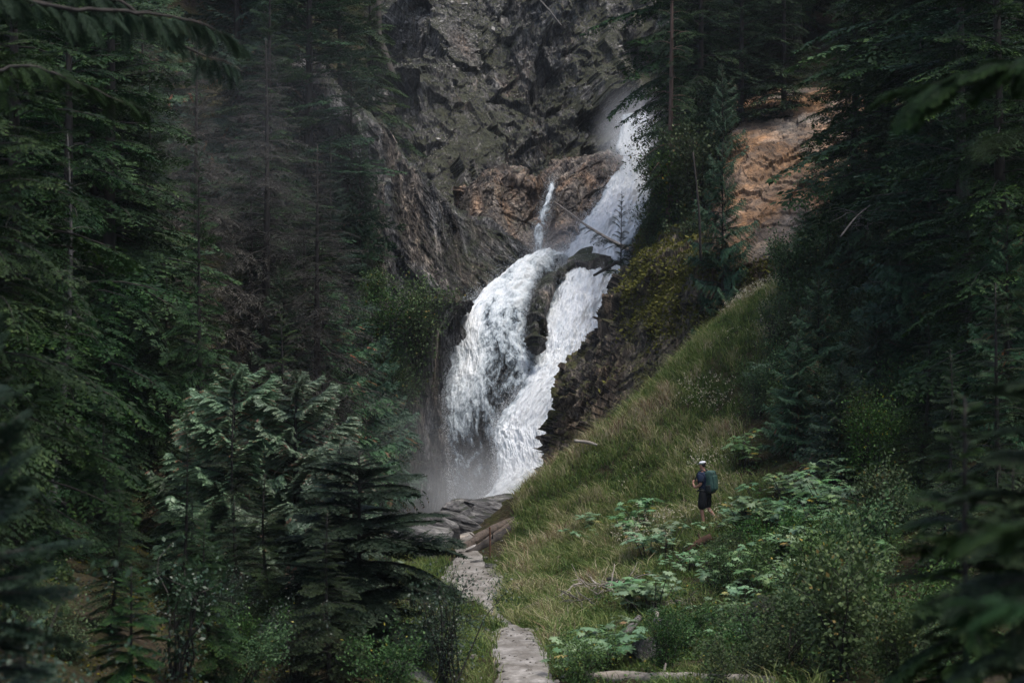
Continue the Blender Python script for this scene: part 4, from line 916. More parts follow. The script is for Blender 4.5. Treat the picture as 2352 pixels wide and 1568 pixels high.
def cover(n, seed, box, keep, ls, mat, name, label, cat, hmax=.3):
    x, y, r = scatter(n, *box, seed); m, u, v = keep(x, y); ok = (r.random(n) < m) & (pathdist(x, y) > .8); x, y = x[ok], y[ok]; n = len(x)
    z = H(x, y); hh = hmax*np.clip(.5+1.2*fbm(np.stack([x*.9, y*.9, 0*x+3], 1), 3), .05, 1.4)*r.random(n)
    P = np.stack([x, y, z+hh], 1); d = unit(r.normal(size=(n, 3))*[1, 1, .35]); nr = unit(np.array([0, 0, 1.0])+r.normal(0, .5, (n, 3))); L = ls*r.uniform(.5, 1.3, n)
    Q = sprays(P, d, unit(np.cross(d, nr)), L, L*.6)
    v_ = np.clip(r.normal(.45, .25, n)+.4*noise3(P*.7), 0, .95); v_ = np.where(r.random(n) < .02, .98, v_)
    o = obj(name, mesh(name, Q.reshape(-1, 3), np.arange(n*4).reshape(-1, 4), mats=[M[mat]], var=np.repeat(v_, 4))); tag(o, label, cat, kind='stuff'); return o
def wmask(x, y):
    m, u, v = grassmask(x, y); c = fbm(np.stack([x*.7, y*.7, 0*x+6], 1), 3); return m*np.clip(.1+2.0*c, 0, .9), u, v
cover(60000, 74, (-3, 14, 38, 80), wmask, .055, 'bush', 'weeds', 'small leafy weeds mixed into the grass', 'weeds', .34)
def rmask(x, y):
    u = CX+x/y*F; v = CY-H0(x, y)/y*F; m, _, _ = grassmask(x, y); c = fbm(np.stack([x*.4, y*.4, 0*x+2], 1), 3)
    return ((u > 1230)*(1-m)*np.clip(.55+1.6*c, .05, 1)), u, v
cover(150000, 71, (0, 17, 29, 74), rmask, .075, 'bush', 'undergrowth', 'tangled leafy undergrowth covering the right bank', 'undergrowth', .38)
def lmask(x, y):
    u = CX+x/y*F; c = fbm(np.stack([x*.35, y*.35, 0*x+8], 1), 3); return (u < 1130)*np.clip(.3+1.8*c, 0, 1), u, u
cover(110000, 72, (-20, 0, 24, 80), lmask, .07, 'moss', 'moss', 'low moss and litter on the shaded forest floor at left', 'moss', .10)
cover(40000, 73, (-12, 1, 28, 60), lmask, .08, 'darkbush', 'undergrowth', 'dark low leaves under the left trees', 'undergrowth', .3)
# pale flower heads in the grass
def flowers():
    n = 26000; x, y, r = scatter(n, 1, 12, 50, 76, 81); m, u, v = grassmask(x, y)
    c = np.clip(2.2*noise3(np.stack([x*.45, y*.45, 0*x+1], 1))+np.clip((u-1450)/300, 0, 1)*.5-.25, 0, 1); band = np.clip((u-np.interp(v, [650, 900, 1150], [1690, 1560, 1400]))/60, 0, 1)
    ok = r.random(n) < m*c*band; x, y = x[ok], y[ok]; n = len(x); z = H(x, y)+.35+.25*r.random(n)
    P = np.stack([x, y, z], 1); V = []
    for k in range(3):
        d = unit(r.normal(size=(n, 3))); V.append(sprays(P+r.normal(0, .018, (n, 3)), d, unit(np.cross(d, r.normal(size=(n, 3)))), np.full(n, .035), np.full(n, .03)))
    V = np.concatenate(V); mm = plain('flower_heads', (.42, .36, .24), (.62, .58, .46), 5, .9, 0)
    o = obj('flowers', mesh('flowers', V.reshape(-1, 3), np.arange(len(V)*4).reshape(-1, 4), mats=[mm])); tag(o, 'dry cream flower heads dotted over the upper grass', 'flowers', kind='stuff')
flowers()
# moss cushions on the bluff, draped as short tufts
def bluffmoss():
    o = bpy.data.objects['bluff']; n = len(o.data.vertices); co = np.empty(n*3, np.float32); o.data.vertices.foreach_get('co', co); co = co.reshape(380, 400, 3)
    nn = normals(co); nn = -nn if nn[..., 1].mean() > 0 else nn
    r = np.random.default_rng(5); k = 90000; i = r.integers(0, 380, k); j = r.integers(0, 400, k); p = co[i, j]; q = nn[i, j]
    c = fbm(p*.55, 4)*1.5+q[:, 2]*.5; u = CX+p[:, 0]/p[:, 1]*F; v = CY-p[:, 2]/p[:, 1]*F
    w = np.clip((u-1400)/70, 0, 1)*np.clip((820-v)/130, 0, 1)*1.4+np.clip((c-.75)*2, 0, .3)
    ok = r.random(k) < np.clip((c+.22)*3, 0, 1)*w; p, q = p[ok], q[ok]; m = len(p)
    d = unit(q+r.normal(0, .5, (m, 3))+[0, 0, -.3]); L = r.uniform(.08, .24, m); Q = sprays(p+q*.02+r.normal(0, .03, (m, 3)), d, unit(np.cross(d, r.normal(size=(m, 3)))), L, L*.5)
    e = obj('moss', mesh('moss', Q.reshape(-1, 3), np.arange(m*4).reshape(-1, 4), mats=[M['moss']], var=np.repeat(np.clip(r.normal(.5, .2, m), 0, 1), 4))); tag(e, 'golden green moss cushions hanging on the bluff', 'moss', kind='stuff')
bluffmoss()

# ------------------------------------------------------------------ gravel path
mt, t = nt('gravel'); n = N(t); P = n('ShaderNodeTexCoord').outputs['Object']
vo = n('ShaderNodeTexVoronoi', {'Scale': 14.0}); t.links.new(P, vo.inputs['Vector'])
col = n.ramp(n.math('ADD', n.math('MULTIPLY', n.noise(n('ShaderNodeMapping', {'Vector': P, 'Scale': (1, .45, 1)}).outputs[0], 2.2, 6, .6), .6), n.math('MULTIPLY', n.noise(P, 9, 6, .8), .4)), [(.36, (.07, .060, .050)), (.46, (.13, .118, .10)), (.55, (.20, .187, .168)), (.66, (.34, .32, .295))])
vb = n('ShaderNodeRGBToBW', {0: vo.outputs['Color']}); col = n.mix(.25, col, n.mix(1.0, col, vb.outputs[0], 'OVERLAY'))
bs = n('ShaderNodeBsdfPrincipled', {'Base Color': col, 'Roughness': .9}); bp = n('ShaderNodeBump', {'Height': vo.outputs['Distance'], 'Strength': .25, 'Distance': .02}); t.links.new(bp.outputs[0], bs.inputs['Normal'])
n('ShaderNodeOutputMaterial', {0: bs.outputs[0]}); M['gravel'] = mt
def path(pts, wds, name='path'):
    P = cr(np.array(pts, float), 150); w = cr(np.array(wds, float), 150); T_ = unit(np.gradient(P, axis=0)); Nn = np.stack([T_[:, 1], -T_[:, 0]], 1)
    s = np.linspace(-1, 1, 41)
    edge = 1+.25*fbm(np.stack([P[:, 0]*.6, P[:, 1]*.6, P[:, 1]*0], 1), 2)
    X_ = P[:, None, 0]+Nn[:, None, 0]*s[None]*(w*edge)[:, None]/2; Y_ = P[:, None, 1]+Nn[:, None, 1]*s[None]*(w*edge)[:, None]/2
    q = np.stack([X_, Y_, 0*X_], -1); Z_ = H(X_, Y_)+.05+.018*fbm(q*.8, 2)+.012*noise3(q*[5, 1.5, 1])-.12*np.abs(s[None])**4
    struct(name, mesh(name, np.stack([X_, Y_, Z_], -1), grid_faces(150, 41), mats=[M['gravel']], smooth=True))
path([(.25, 28), (.28, 33), (.22, 38), (.08, 42), (.0, 45)], [1.5, 1.35, 1.35, 1.5, 1.3])
path([(.0, 44.8), (-.3, 48), (-.75, 51.7)], [1.0, .35, .6])
path([(-.75, 51.5), (-1.0, 55), (-1.35, 59), (-1.5, 63), (-2.2, 68)], [1.0, 2.3, 1.6, .9, 1.2])
# loose stones
def stone_mesh(seed, flat=(1, .8, .5), mat='slab'):
    r = np.random.default_rng(seed); import bmesh
    bm = bmesh.new(); bmesh.ops.create_icosphere(bm, subdivisions=4, radius=.5)
    V = np.array([v.co[:] for v in bm.verts]); F_ = np.array([[v.index for v in f.verts] for f in bm.faces]); bm.free()
    # chop with random planes for facets
    for k in range(16):
        d = unit(r.normal(size=3)*[1, 1, 1.3]); h = r.uniform(.28, .42); dd = V@d; V = V-np.outer(np.maximum(dd-h, 0), d)
    V = V+unit(V)*(fbm(V*3+seed, 4)*.06+ridged(V*7+seed, 3)*.018)[:, None]
    return mesh('stone', V*np.array(flat), tris=F_, mats=[M[mat]])
ST = [stone_mesh(s, mat='gravel') for s in (1, 2, 3)]
def slab_mesh(seed, flat, mat='slab'):
    """split, layered block with broken corners"""
    r = np.random.default_rng(seed); k = 26; a = np.linspace(-.5, .5, k); V = []; Q = []; n0 = 0
    for ax in range(3):
        for sg in (-.5, .5):
            A, B = np.meshgrid(a, a); C = np.full_like(A, sg); P = np.stack([C, A, B], -1); P = np.roll(P, ax, axis=-1); q = grid_faces(k, k)+n0
            V.append(P.reshape(-1, 3)); Q.append(q if sg > 0 else q[:, ::-1]); n0 += k*k
    V = np.concatenate(V)
    for j in range(9):
        d = unit(r.normal(size=3)*[1, 1, .8]); h = r.uniform(.40, .60); dd = V@d; V = V-np.outer(np.maximum(dd-h, 0), d)
    V = V*np.array(flat); w_ = V*1.0; lay = np.sin(w_[:, 2]*38+3*noise3(w_*3+seed))
    V[:, :2] *= (1+.035*np.sign(lay)*np.abs(lay)**.4)[:, None]; V += (fbm(w_*2.2+seed, 5)[:, None]*.10)*unit(V)+.012*noise3(w_*14)[:, None]
    return mesh('slab', V, np.concatenate(Q), mats=[M[mat]])
def stone(name, loc, size, rot, label, me=None, cat='boulder', mat=None, seed=1, flat=(1, .8, .5), group=None):
    me = me or stone_mesh(seed, flat, mat or 'slab'); o = obj(name, me); o.location = loc; o.scale = (size,)*3 if not hasattr(size, '__len__') else size; o.rotation_euler = rot
    tag(o, label, cat, group); return o
r = np.random.default_rng(91)
for k in range(150):
    if k < 95: x, y = r.normal(.18, .5), r.uniform(34, 45)
    else: x, y = r.normal(-1.2, .7), r.uniform(53, 63)
    stone('path_stone', (x, y, Hs(x, y)+.05), r.uniform(.04, .12)*(1+1.3*(r.random() < .12)), tuple(r.uniform(-.4, .4, 2))+(r.uniform(0, 6),), 'small grey stone lying on the lower stretch of gravel path' if k < 95 else 'small grey stone lying on the upper stretch of gravel path', ST[k % 3], 'stone', group='loose stones on the path')
# slab pile at the foot of the falls
for (u, v, d, sz, rot, lb, sd, fl, kd) in (
    (1130, 1192, 67, (1.75, 1.5, 1.5), (.12, .10, .3), 'largest squared grey slab at the foot of the falls', 11, (1, .9, .55), 1),
    (1128, 1160, 68, (1.5, 1.3, .5), (.10, -.12, .5), 'thin tilted slab resting on top of the largest one', 12, (1, .8, .45), 1),
    (1055, 1212, 65.5, (1.7, 1.3, 1.2), (.1, .30, .1), 'pale slanting slab left of the largest one', 13, (1, .9, .45), 1),
    (1068, 1180, 70, (1.4, 1.1, 1.0), (.1, -.2, 1), 'small slab behind the pale slanting one', 14, (1, .9, .5), 1),
    (1010, 1222, 64, (1.5, 1.6, 1.5), (0, .2, .2), 'rounded grey rock half hidden by the fir boughs', 15, (1, .9, .6), 0),
    (1185, 1168, 69, (1.3, 1.2, 1.0), (0, -.35, .4), 'slab wedged against the grass slope', 16, (1, .9, .6), 1),
    (1085, 1232, 66, (1.1, 1.2, 1.2), (0, .1, .9), 'dark rock under the pale slanting slab', 17, (1, 1, .8), 0),
    (1148, 1222, 66.5, (1.5, 1.2, 1.0), (0, .1, .2), 'earthy rock below the largest slab', 18, (1, 1, .7), 1),
    (960, 1250, 62, (2.4, 2, 1.6), (0, .1, .2), 'dark rock behind the fir boughs', 19, (1, 1, .7), 0),
    (1095, 1302, 60, (.5, .4, .3), (0, 0, .2), 'small pale stone beside the post', 20, (1, 1, .7), 0),
    (1130, 1308, 58, (.45, .35, .25), (0, .2, .7), 'pale stone at the right edge of the upper path', 22, (1, .8, .7), 0),
    (1478, 1512, 37, (.55, .35, .8), (.2, .5, .4), 'grey pointed stone near the evergreen shrub', 23, (1, 1, .9), 0),
    (1530, 1440, 41, (.6, .5, .35), (.1, .2, .4), 'grey stone in the undergrowth', 24, (1, 1, .7), 0),
    (950, 1560, 34, (1.2, .6, .35), (0, .4, -.5), 'low grey rock at the bottom edge under the dark bush', 26, (1, 1, .6), 0)):
    stone('boulder', W(u, v-8, d), tuple(q_*1.18 for q_ in sz), rot, lb, slab_mesh(sd, fl) if kd else None, seed=sd, flat=fl)
stone('boulder', W(1765, 1440, 39.5), (2.3, 1.6, 2.3), (.3, -.35, .2), 'dark leaning rock face among the bushes', seed=31, flat=(1, 1, .8), mat='darkrock')
stone('boulder', W(1362, 610, 105.2), (2.9, 2.2, 2.3), (0, .1, .3), 'rounded dark boulder splitting the stream above the plunge', seed=32, flat=(1, 1, .8), mat='slate')
stone('boulder', W(1332, 592, 107), (2.2, 1.6, 1.4), (0, -.5, .3), 'flat mossy rock behind the stream splitting boulder', seed=33, flat=(1, 1, .6), mat='slate')
# rock rib between the two streams
rows = []
for v, l, rgt, d in ((585, 1322, 1335, 107.5), (605, 1308, 1330, 106.5), (640, 1254, 1284, 103.2), (665, 1236, 1274, 101.6), (700, 1224, 1258, 100.2), (735, 1220, 1246, 98.8), (765, 1222, 1240, 97.8), (795, 1226, 1234, 97), (815, 1229, 1232, 96.8)):
    w_ = rgt-l; rows.append([(l-10, v, d+2.5), (l, v, d+.4), (l+.2*w_, v-3, d-1.2), (l+.6*w_, v-2, d-1.5), (l+.92*w_, v, d-.7), (rgt, v+2, d+.8), (rgt+8, v, d+3)])
rock_sheet('rock_rib', rows, 190, 90, M['slate'], -15, .15, .22, .13, 'dark brown rock rib between the two streams of water', s=(1, 1, .4), f=1.8)

# ------------------------------------------------------------------ logs, dead wood, post
def log(name, pts, rad, mat, label, cat='log', knots=3, seed=0, n=14):
    rr_ = np.random.default_rng(seed); P = cr(np.array(pts, float), n); R = cr(np.atleast_1d(np.array(rad, float)), n) if len(rad) > 1 else np.full(n, rad[0])
    P0 = P[0].copy(); mb = MB(); mb.tube(P-P0, R*(1+.08*rr_.normal(size=n)), 10, rough=.05)
    for k in range(knots):
        i = rr_.integers(1, n-1); d = unit(rr_.normal(size=3)+[0, 0, .6]); mb.tube([P[i]-P0, P[i]-P0+d*R[i]*2.2], [R[i]*.28, R[i]*.1], 5)
    o = obj(name, mb.mesh(name, [M[mat]], True), loc=tuple(P0)); tag(o, label, cat); return o
def gp(u, v, up_=.0, a=28, b=90):
    g = ground_at(u, v, a, b); return (g[0], g[1], g[2]+up_)
log('log', [W(1062, 1262, 63), W(1120, 1222, 64), W(1188, 1190, 65)], [.16, .15, .12], 'brownwood', 'brown log slanting up behind the post', seed=1)
log('log', [W(1075, 1275, 62.5), W(1135, 1240, 63), W(1190, 1205, 64)], [.17, .15, .13], 'bark', 'darker log lying below the brown one', seed=2)
log('log', [W(1060, 1250, 64.5), W(1130, 1208, 65.5), W(1190, 1180, 66)], [.08, .07, .06], 'greybark', 'thin grey pole above the brown log', seed=3)
log('log', [gp(1340, 1562, .02), gp(1500, 1568, .03), gp(1640, 1572, .06), gp(1780, 1578, .06)], [.13, .14, .13, .10], 'palewood', 'long weathered fallen log at the bottom edge', seed=4)
log('log', [gp(1575, 1275, .0), gp(1605, 1262, .12), gp(1635, 1250, .15)], [.11, .12, .10], 'orangewood', 'short rotten orange log end below the walker', seed=5, n=6)
log('log', [W(1040, 1240, 64), W(1080, 1232, 64.6), W(1122, 1238, 65)], [.09, .09, .06], 'palewood', 'pale driftwood pole lying across the rocks left of the post', seed=21)
log('log', [W(1095, 1258, 62.8), W(1140, 1226, 63.6), W(1180, 1196, 64.4)], [.10, .09, .07], 'brownwood', 'thin brown log resting between the two thick ones', seed=22)
log('log', [W(1320, 1012, 66.5), W(1352, 1016, 66.3), W(1372, 1022, 66.2)], [.06, .05], 'palewood', 'pale broken stick poking out at the edge of the grass and bluff', 'stick', 0, 6)
log('log', [W(1272, 462, 116), W(1310, 490, 112), W(1350, 520, 107), W(1400, 550, 100), W(1440, 572, 94)], [.03, .05, .07, .09, .11], 'palewood', 'leaning pale snag crossing in front of the upper fall', 'snag', 6, 7)
log('log', [W(870, 0, 126), W(872, 80, 125), W(880, 110, 124), W(905, 180, 122)], [.2, .18, .2, .22], 'bark', 'dark snag leaning on the scree at the cliff edge', 'snag', 3, 8)
log('log', [W(1230, -10, 138), W(1262, 25, 137), W(1290, 60, 136)], [.06, .06, .05], 'greybark', 'pale fallen pole high on the cliff', 'log', 2, 9)
log('log', [W(1365, 632, 95), W(1392, 617, 92.5), W(1418, 602, 90)], [.07, .08, .08], 'bark', 'dark stick caught at the lip of the main plunge', 'stick', 0, 10)
log('log', [gp(1795, 1150, .3), gp(1835, 1138, .3), gp(1875, 1122, .3)], [.08, .08, .06], 'palewood', 'pale log half buried in the thick broad leaved patch', 'log', 1, 12)
log('log', [gp(1395, 1535, .1), gp(1425, 1490, .15), gp(1468, 1440, .2)], [.10, .09, .07], 'greybark', 'grey mossy log slanting between the broad leaved plants', 'log', 2, 13)
log('log', [gp(1500, 1400, .1), gp(1520, 1450, .12)], [.07, .06], 'palewood', 'short pale piece of wood right of the round leafy clump', 'log', 1, 14, 6)
log('log', [gp(1200, 1410, .08), gp(1250, 1390, .1), gp(1300, 1375, .12)], [.07, .06, .04], 'bark', 'dark branch lying at the left of the dead root heap', 'log', 2, 15)
log('log', [W(1930, 545, 60), W(1965, 500, 60.5), W(2000, 470, 61)], [.03, .025, .02], 'greybark', 'bare pale stick leaning in the right thicket', 'stick', 1, 16)
log('log', [W(1610, 600, 80), W(1605, 480, 80), W(1592, 350, 80.5)], [.06, .05, .03], 'bark', 'thin bare sapling stem left of the tan rock', 'stem', 3, 17)
# leaning conifer tip on the snag
bough('snag_bough', 'fir', [W(1440, 572, 94), W(1400, 552, 98), W(1370, 535, 101), W(1345, 520, 104)], .8, 'fir', 'ragged green boughs on the leaning snag before the fall', 7, 12, -.4, 1)
# bare root / twig heap
def twigheap(name, c, w, h, n, mat, label, seed, rad=.02):
    r = np.random.default_rng(seed); mb = MB()
    for k in range(n):
        a = r.uniform(0, 2*PI); st = np.array([r.normal(0, w*.2), r.normal(0, w*.12), r.uniform(0, h*.4)]); L = r.uniform(.5, 1.2)*w*.6
        d = unit(np.array([math.cos(a), math.sin(a)*.5, r.uniform(-.1, .5)])); P = [st]
        for j in range(6): d = unit(d+r.normal(0, .22, 3)+[0, 0, -.06]); P.append(P[-1]+d*L/6)
        mb.tube(P, np.linspace(rad*r.uniform(.6, 1.4), rad*.25, 7), 5)
        if r.random() < .7:
            q = P[3]; d2 = unit(d+r.normal(0, .7, 3)); mb.tube([q, q+d2*L*.2, q+d2*L*.35+[0, 0, -.05]], [rad*.5, rad*.35, rad*.15], 4)
    o = obj(name, mb.mesh(name, [M[mat]], True), loc=c); tag(o, label, 'dead branches'); return o
twigheap('dead_branches', gp(1400, 1365, .05), 1.5, .6, 42, 'palewood', 'heap of pale bent dead branches and roots in front of the grass slope', 5, .022)
twigheap('dead_branches', gp(1330, 1395, .05), 1.2, .4, 26, 'greybark', 'grey twigs spreading left of the pale heap', 6, .016)
twigheap('dead_branches', gp(1560, 1395, .05), .9, .4, 22, 'palewood', 'pale curved twigs under the bushes right of the round leafy clump', 7, .014)
twigheap('dead_branches', gp(1110, 1340, .02), .8, .1, 7, 'bark', 'few dark twigs lying on the upper path', 8, .012)
twigheap('dead_branches', W(1810, 750, 66), 1.5, 1, 40, 'greybark', 'grey dead brush at the head of the grass slope', 9, .014)
twigheap('dead_branches', W(1975, 520, 62), 1.4, 1.4, 22, 'greybark', 'dead bare twigs hanging in the right thicket', 10, .014)
stone('root_stump', gp(1408, 1352, .2), (.45, .45, .5), (0, .3, .2), 'dark round root end in the middle of the dead branches', seed=41, mat='darkrock', cat='stump')
p0 = on(1125, 60.5); mb = MB(); mb.tube([(0, 0, -.3), (.01, 0, .5), (0, 0, 1.05)], [.033, .033, .03], 6)
o = obj('post', mb.mesh('post', [M['rust']]), loc=(W(1125, 1286, 60.5)[0], 60.5, W(1125, 1286, 60.5)[2])); tag(o, 'thin rusty post standing beside the path under the logs', 'post')

# ------------------------------------------------------------------ the walker
def skin(name, verts, edges, radii, mat, parent=None, sub=2, root=0, smooth=True, flat=None):
    me = bpy.data.meshes.new(name); me.from_pydata([tuple(v) for v in verts], edges, []); me.materials.append(mat)
    o = obj(name, me, parent); md = o.modifiers.new('skin', 'SKIN'); md.use_smooth_shade = True
    for i, rr_ in enumerate(radii):
        me.skin_vertices[0].data[i].radius = (rr_, rr_) if not hasattr(rr_, '__len__') else rr_; me.skin_vertices[0].data[i].use_root = (i == root)
    sb = o.modifiers.new('sub', 'SUBSURF'); sb.levels = sub; sb.render_levels = sub
    dg = bpy.context.evaluated_depsgraph_get(); ev = o.evaluated_get(dg); m2 = bpy.data.meshes.new_from_object(ev)
    o.modifiers.clear(); o.data = m2; m2.name = name
    for p in m2.polygons: p.use_smooth = True
    return o
SKINM = plain('skin', (.30, .15, .10), (.38, .20, .14), 8, .55, .05)
SHIRT = plain('navy_shirt', (.008, .014, .032), (.016, .026, .055), 14, .9, .2)
SHORT = plain('black_shorts', (.006, .006, .007), (.012, .012, .013), 12, .9, .2)
CAPM = plain('white_cap_cloth', (.55, .56, .58), (.68, .69, .72), 20, .85, .1)
HAIR = plain('dark_hair', (.008, .006, .005), (.02, .014, .01), 40, .7, .3)
PACK = plain('teal_pack_fabric', (.020, .050, .042), (.045, .095, .078), 10, .6, .5)
PACKD = plain('black_pack_fabric', (.008, .010, .011), (.02, .024, .025), 15, .7, .3)
SHOE = plain('shoe', (.03, .03, .032), (.08, .08, .08), 20, .8, .2)
# local frame: walks towards -X, +Z up, origin under the standing foot; turned a little away from the camera
V = [(0, 0, .93), (-.01, 0, 1.08), (-.03, 0, 1.25), (-.045, 0, 1.40), (-.06, 0, 1.50), (-.085, 0, 1.565),   # 0 pelvis .. 4 neck, 5 skull base
     (-.105, 0, 1.66), (-.105, 0, 1.74),                                                             # 6,7 head
     (-.045, -.18, 1.41), (-.03, -.235, 1.16), (-.21, -.20, 1.06), (-.30, -.155, 1.17),                 # left (near) arm: 8 shoulder 9 elbow 10 forearm 11 wrist
     (-.045, .18, 1.41), (-.03, .235, 1.16), (-.21, .20, 1.06), (-.30, .155, 1.17),                    # right arm 12..15
     (.0, -.09, .88), (-.055, -.10, .50), (.03, -.10, .09), (-.12, -.11, .03),                           # near leg 16 hip 17 knee 18 ankle 19 toe
     (.0, .09, .88), (.03, .10, .52), (.27, .10, .27), (.36, .10, .16)]                                 # far leg bent back
Ed = [(0, 1), (1, 2), (2, 3), (3, 4), (4, 5), (5, 6), (6, 7), (3, 8), (8, 9), (9, 10), (10, 11), (3, 12), (12, 13), (13, 14), (14, 15), (0, 16), (16, 17), (17, 18), (18, 19), (0, 20), (20, 21), (21, 22), (22, 23)]
Rd = [(.10, .12), (.09, .11), (.095, .12), (.085, .11), (.06, .06), (.062, .062), (.098, .085), (.075, .07), (.065, .065), (.045, .045), (.042, .042), (.030, .030), (.065, .065), (.045, .045), (.042, .042), (.03, .03),
      (.095, .095), (.062, .062), (.042, .042), (.035, .03), (.095, .095), (.062, .062), (.042, .042), (.035, .03)]
# fingers curled around the straps
for sg, w_ in ((-1, 11), (1, 15)):
    wx, wy, wz = V[w_]; k = len(V); V.append((wx-.005, wy-sg*.03, wz+.05)); Ed.append((w_, k)); Rd.append((.026, .022)); palm = k
    for f_ in range(4):
        fx = wx-.025+.018*f_; L_ = (.8, 1, .95, .75)[f_]
        a_ = len(V); V += [(fx, wy-sg*.045, wz+.085), (fx, wy-sg*.075*L_-.0, wz+.09), (fx, wy-sg*.085*L_, wz+.06)]
        Ed += [(palm, a_), (a_, a_+1), (a_+1, a_+2)]; Rd += [(.010, .010), (.009, .009), (.008, .008)]
    a_ = len(V); V += [(wx+.03, wy-sg*.05, wz+.045), (wx+.04, wy-sg*.075, wz+.06)]; Ed += [(palm, a_), (a_, a_+1)]; Rd += [(.011, .011), (.009, .009)]
pos = ground_at(1618, 1209, 40, 70); PS = (1209-1057)/F*pos[1]/1.835
person = skin('person', V, Ed, Rd, SKINM)
tag(person, 'walker in navy shirt, black shorts and white cap climbing the grassy bank with a pack', 'person')
person.location = pos; person.rotation_euler = (0, .02, math.radians(-32)); person.scale = (PS,)*3
PR = person
skin('shirt', [(0, 0, .88), V[1], V[2], V[3], (-.06, 0, 1.495), (-.045, -.18, 1.425), (-.035, -.23, 1.20), (-.045, .18, 1.425), (-.035, .23, 1.20)], [(0, 1), (1, 2), (2, 3), (3, 4), (3, 5), (5, 6), (3, 7), (7, 8)], [(.165, .19), (.155, .18), (.175, .21), (.19, .215), (.095, .095), (.125, .125), (.085, .085), (.125, .125), (.085, .085)], SHIRT, PR)
skin('shorts', [(0, 0, 1.04), (0, 0, .90), (-.005, -.10, .78), (-.05, -.105, .45), (.0, .10, .78), (.025, .105, .47)], [(0, 1), (1, 2), (2, 3), (1, 4), (4, 5)], [(.16, .19), (.165, .19), (.14, .14), (.125, .125), (.14, .14), (.125, .125)], SHORT, PR)
skin('hair', [(-.055, 0, 1.62), (-.07, 0, 1.68), (-.09, 0, 1.73)], [(0, 1), (1, 2)], [(.062, .07), (.083, .088), (.088, .085)], HAIR, PR)
cap = skin('cap', [(-.085, 0, 1.705), (-.10, 0, 1.765), (-.105, 0, 1.80)], [(0, 1), (1, 2)], [(.122, .108), (.118, .104), (.075, .07)], CAPM, PR)
bb = MB(); a = np.linspace(-1.1, 1.1, 11); Pb = [(-.175-.085*math.cos(x), .09*math.sin(x)*1.1, 1.715-.02*math.cos(x)) for x in a]; Pi = [(-.17, .085*math.sin(x), 1.73) for x in a]
Vb = np.array(Pb+Pi+[(p[0], p[1], p[2]-.008) for p in Pb]+[(p[0], p[1], p[2]-.008) for p in Pi])
bb.add(Vb, [(i, i+1, 12+i, 11+i) for i in range(10)]+[(22+i, 33+i, 34+i, 23+i) for i in range(10)]+[(i, 22+i, 23+i, i+1) for i in range(10)])
obj('brim', bb.mesh('brim', [CAPM]), cap)
mb = MB(); mb.tube([(-.035, -.035, 1.735), (-.012, -.018, 1.75), (-.006, 0, 1.757), (-.012, .018, 1.75), (-.035, .035, 1.735)], [.016, .018, .019, .018, .016], 6); obj('cap_opening', mb.mesh('cap_opening', [HAIR]), cap)
for nm, pts, rd in (('shoe', [(.05, -.10, .04), (-.05, -.105, .035), (-.15, -.11, .025)], [(.05, .045), (.05, .04), (.04, .03)]), ('shoe', [(.285, .10, .24), (.36, .10, .17), (.39, .10, .09)], [(.05, .045), (.05, .04), (.04, .03)])):
    skin(nm, pts, [(0, 1), (1, 2)], rd, SHOE, PR)
# backpack, worn but a thing of its own
bp_ = empty('backpack', pos, 'teal travel backpack with black base worn by the walker', 'backpack', rz=math.radians(-32)); bp_.scale = (PS,)*3
import bmesh
def rbox(name, c, dims, mat, parent, bev=.06, tilt=0, seg=3, wr=.012):
    bm = bmesh.new(); bmesh.ops.create_cube(bm, size=1); bmesh.ops.scale(bm, vec=dims, verts=bm.verts); bmesh.ops.bevel(bm, geom=bm.edges[:]+bm.verts[:], offset=bev, segments=seg, affect='EDGES', profile=.5)
    bmesh.ops.subdivide_edges(bm, edges=[e for e in bm.edges if e.calc_length() > .08], cuts=7, use_grid_fill=True)
    for v in bm.verts:
        n_ = v.co.normalized(); k = noise3(np.array([[v.co.x*9+c[0], v.co.y*9, v.co.z*9+c[2]]]))[0]; v.co += n_*k*wr
    me = bpy.data.meshes.new(name); bm.to_mesh(me); bm.free(); me.materials.append(mat)
    for p in me.polygons: p.use_smooth = True
    o = obj(name, me, parent); o.location = c; o.rotation_euler = (0, tilt, 0); return o
rbox('main_bag', (.20, 0, 1.25), (.25, .33, .60), PACK, bp_, .085, -.07, wr=.022)
rbox('base', (.165, 0, .965), (.24, .32, .11), PACKD, bp_, .045, -.07)
rbox('front_pocket', (.335, 0, 1.22), (.06, .24, .40), PACK, bp_, .028, -.07)
rbox('side_pocket', (.20, .175, 1.12), (.15, .05, .28), PACKD, bp_, .022, -.07)
rbox('side_pocket', (.20, -.175, 1.06), (.15, .04, .18), PACKD, bp_, .018, -.07)
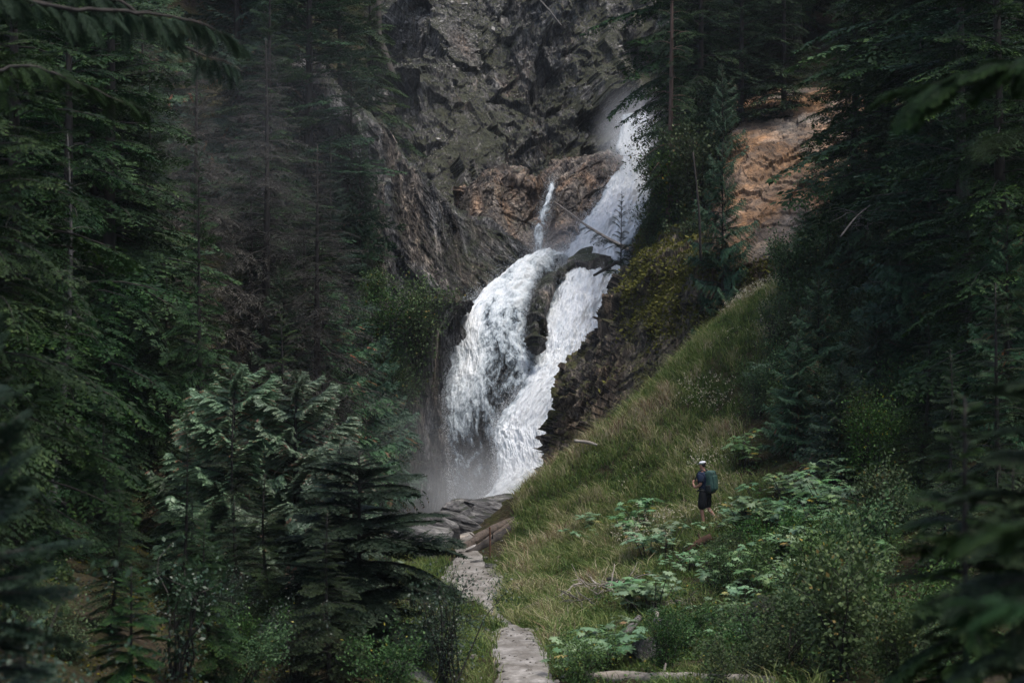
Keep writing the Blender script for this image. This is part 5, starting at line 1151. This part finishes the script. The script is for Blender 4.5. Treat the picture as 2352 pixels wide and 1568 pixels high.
for sg in (-1, 1):
    mb = MB(); mb.tube([(.10, sg*.09, 1.50), (-.02, sg*.115, 1.56), (-.15, sg*.12, 1.47), (-.215, sg*.12, 1.30), (-.17, sg*.15, 1.10), (.06, sg*.165, 1.02)], [.022]*6, 6); obj('strap', mb.mesh('strap', [PACKD], True), bp_)
    mb = MB(); mb.tube([(.31, sg*.07, 1.51), (.345, sg*.08, 1.3), (.355, sg*.08, 1.02)], [.008]*3, 5); obj('compression_strap', mb.mesh('compression_strap', [PACKD], True), bp_)
mb = MB(); mb.tube([(.10, .165, 1.0), (-.03, .19, .99), (-.16, .10, .98), (-.18, 0, .98), (-.16, -.10, .98), (-.03, -.19, .99), (.10, -.165, 1.0)], [.024]*7, 6); obj('hip_belt', mb.mesh('hip_belt', [PACKD], True), bp_)

# ------------------------------------------------------------------ light, sky, camera
w = bpy.data.worlds.new('World'); sc.world = w; w.use_nodes = True; t = w.node_tree; n = N(t)
SE, SR = math.radians(72), math.radians(120)
bg = t.nodes['Background']; sk = t.nodes.new('ShaderNodeTexSky'); sk.sky_type = 'NISHITA'; sk.sun_disc = False; sk.sun_elevation = SE; sk.sun_rotation = SR; sk.air_density = 1.2; sk.dust_density = 4.0; sk.ozone_density = 1.5
t.links.new(sk.outputs[0], bg.inputs[0]); bg.inputs[1].default_value = .15
sd = bpy.data.lights.new('sun', 'SUN'); sd.energy = 1.5; sd.angle = math.radians(12); sd.color = (1, .97, .93)
so = bpy.data.objects.new('sun', sd); COL.objects.link(so)
dv = Vector((math.sin(SR)*math.cos(SE), math.cos(SR)*math.cos(SE), math.sin(SE)))
so.rotation_euler = dv.to_track_quat('Z', 'Y').to_euler()
cd = bpy.data.cameras.new('camera'); co = bpy.data.objects.new('camera', cd); COL.objects.link(co); sc.camera = co
co.location = (0, 0, 0); co.rotation_euler = (PI/2, 0, 0); cd.sensor_width = 36; cd.lens = 36*F/2352; cd.clip_end = 1000; cd.clip_start = .1
cd.dof.use_dof = True; cd.dof.focus_distance = 62; cd.dof.aperture_fstop = 1.8; cd.dof.aperture_blades = 0
vs = sc.view_settings; vs.view_transform = 'Standard'; vs.look = 'None'; vs.gamma = 1; vs.exposure = 0.8
sc.render.engine = 'CYCLES'; sc.cycles.max_bounces = 6; sc.cycles.diffuse_bounces = 3; sc.cycles.transmission_bounces = 4; sc.cycles.transparent_max_bounces = 12; sc.cycles.volume_bounces = 1
sc.cycles.volume_step_rate = 1.0; sc.cycles.volume_max_steps = 64
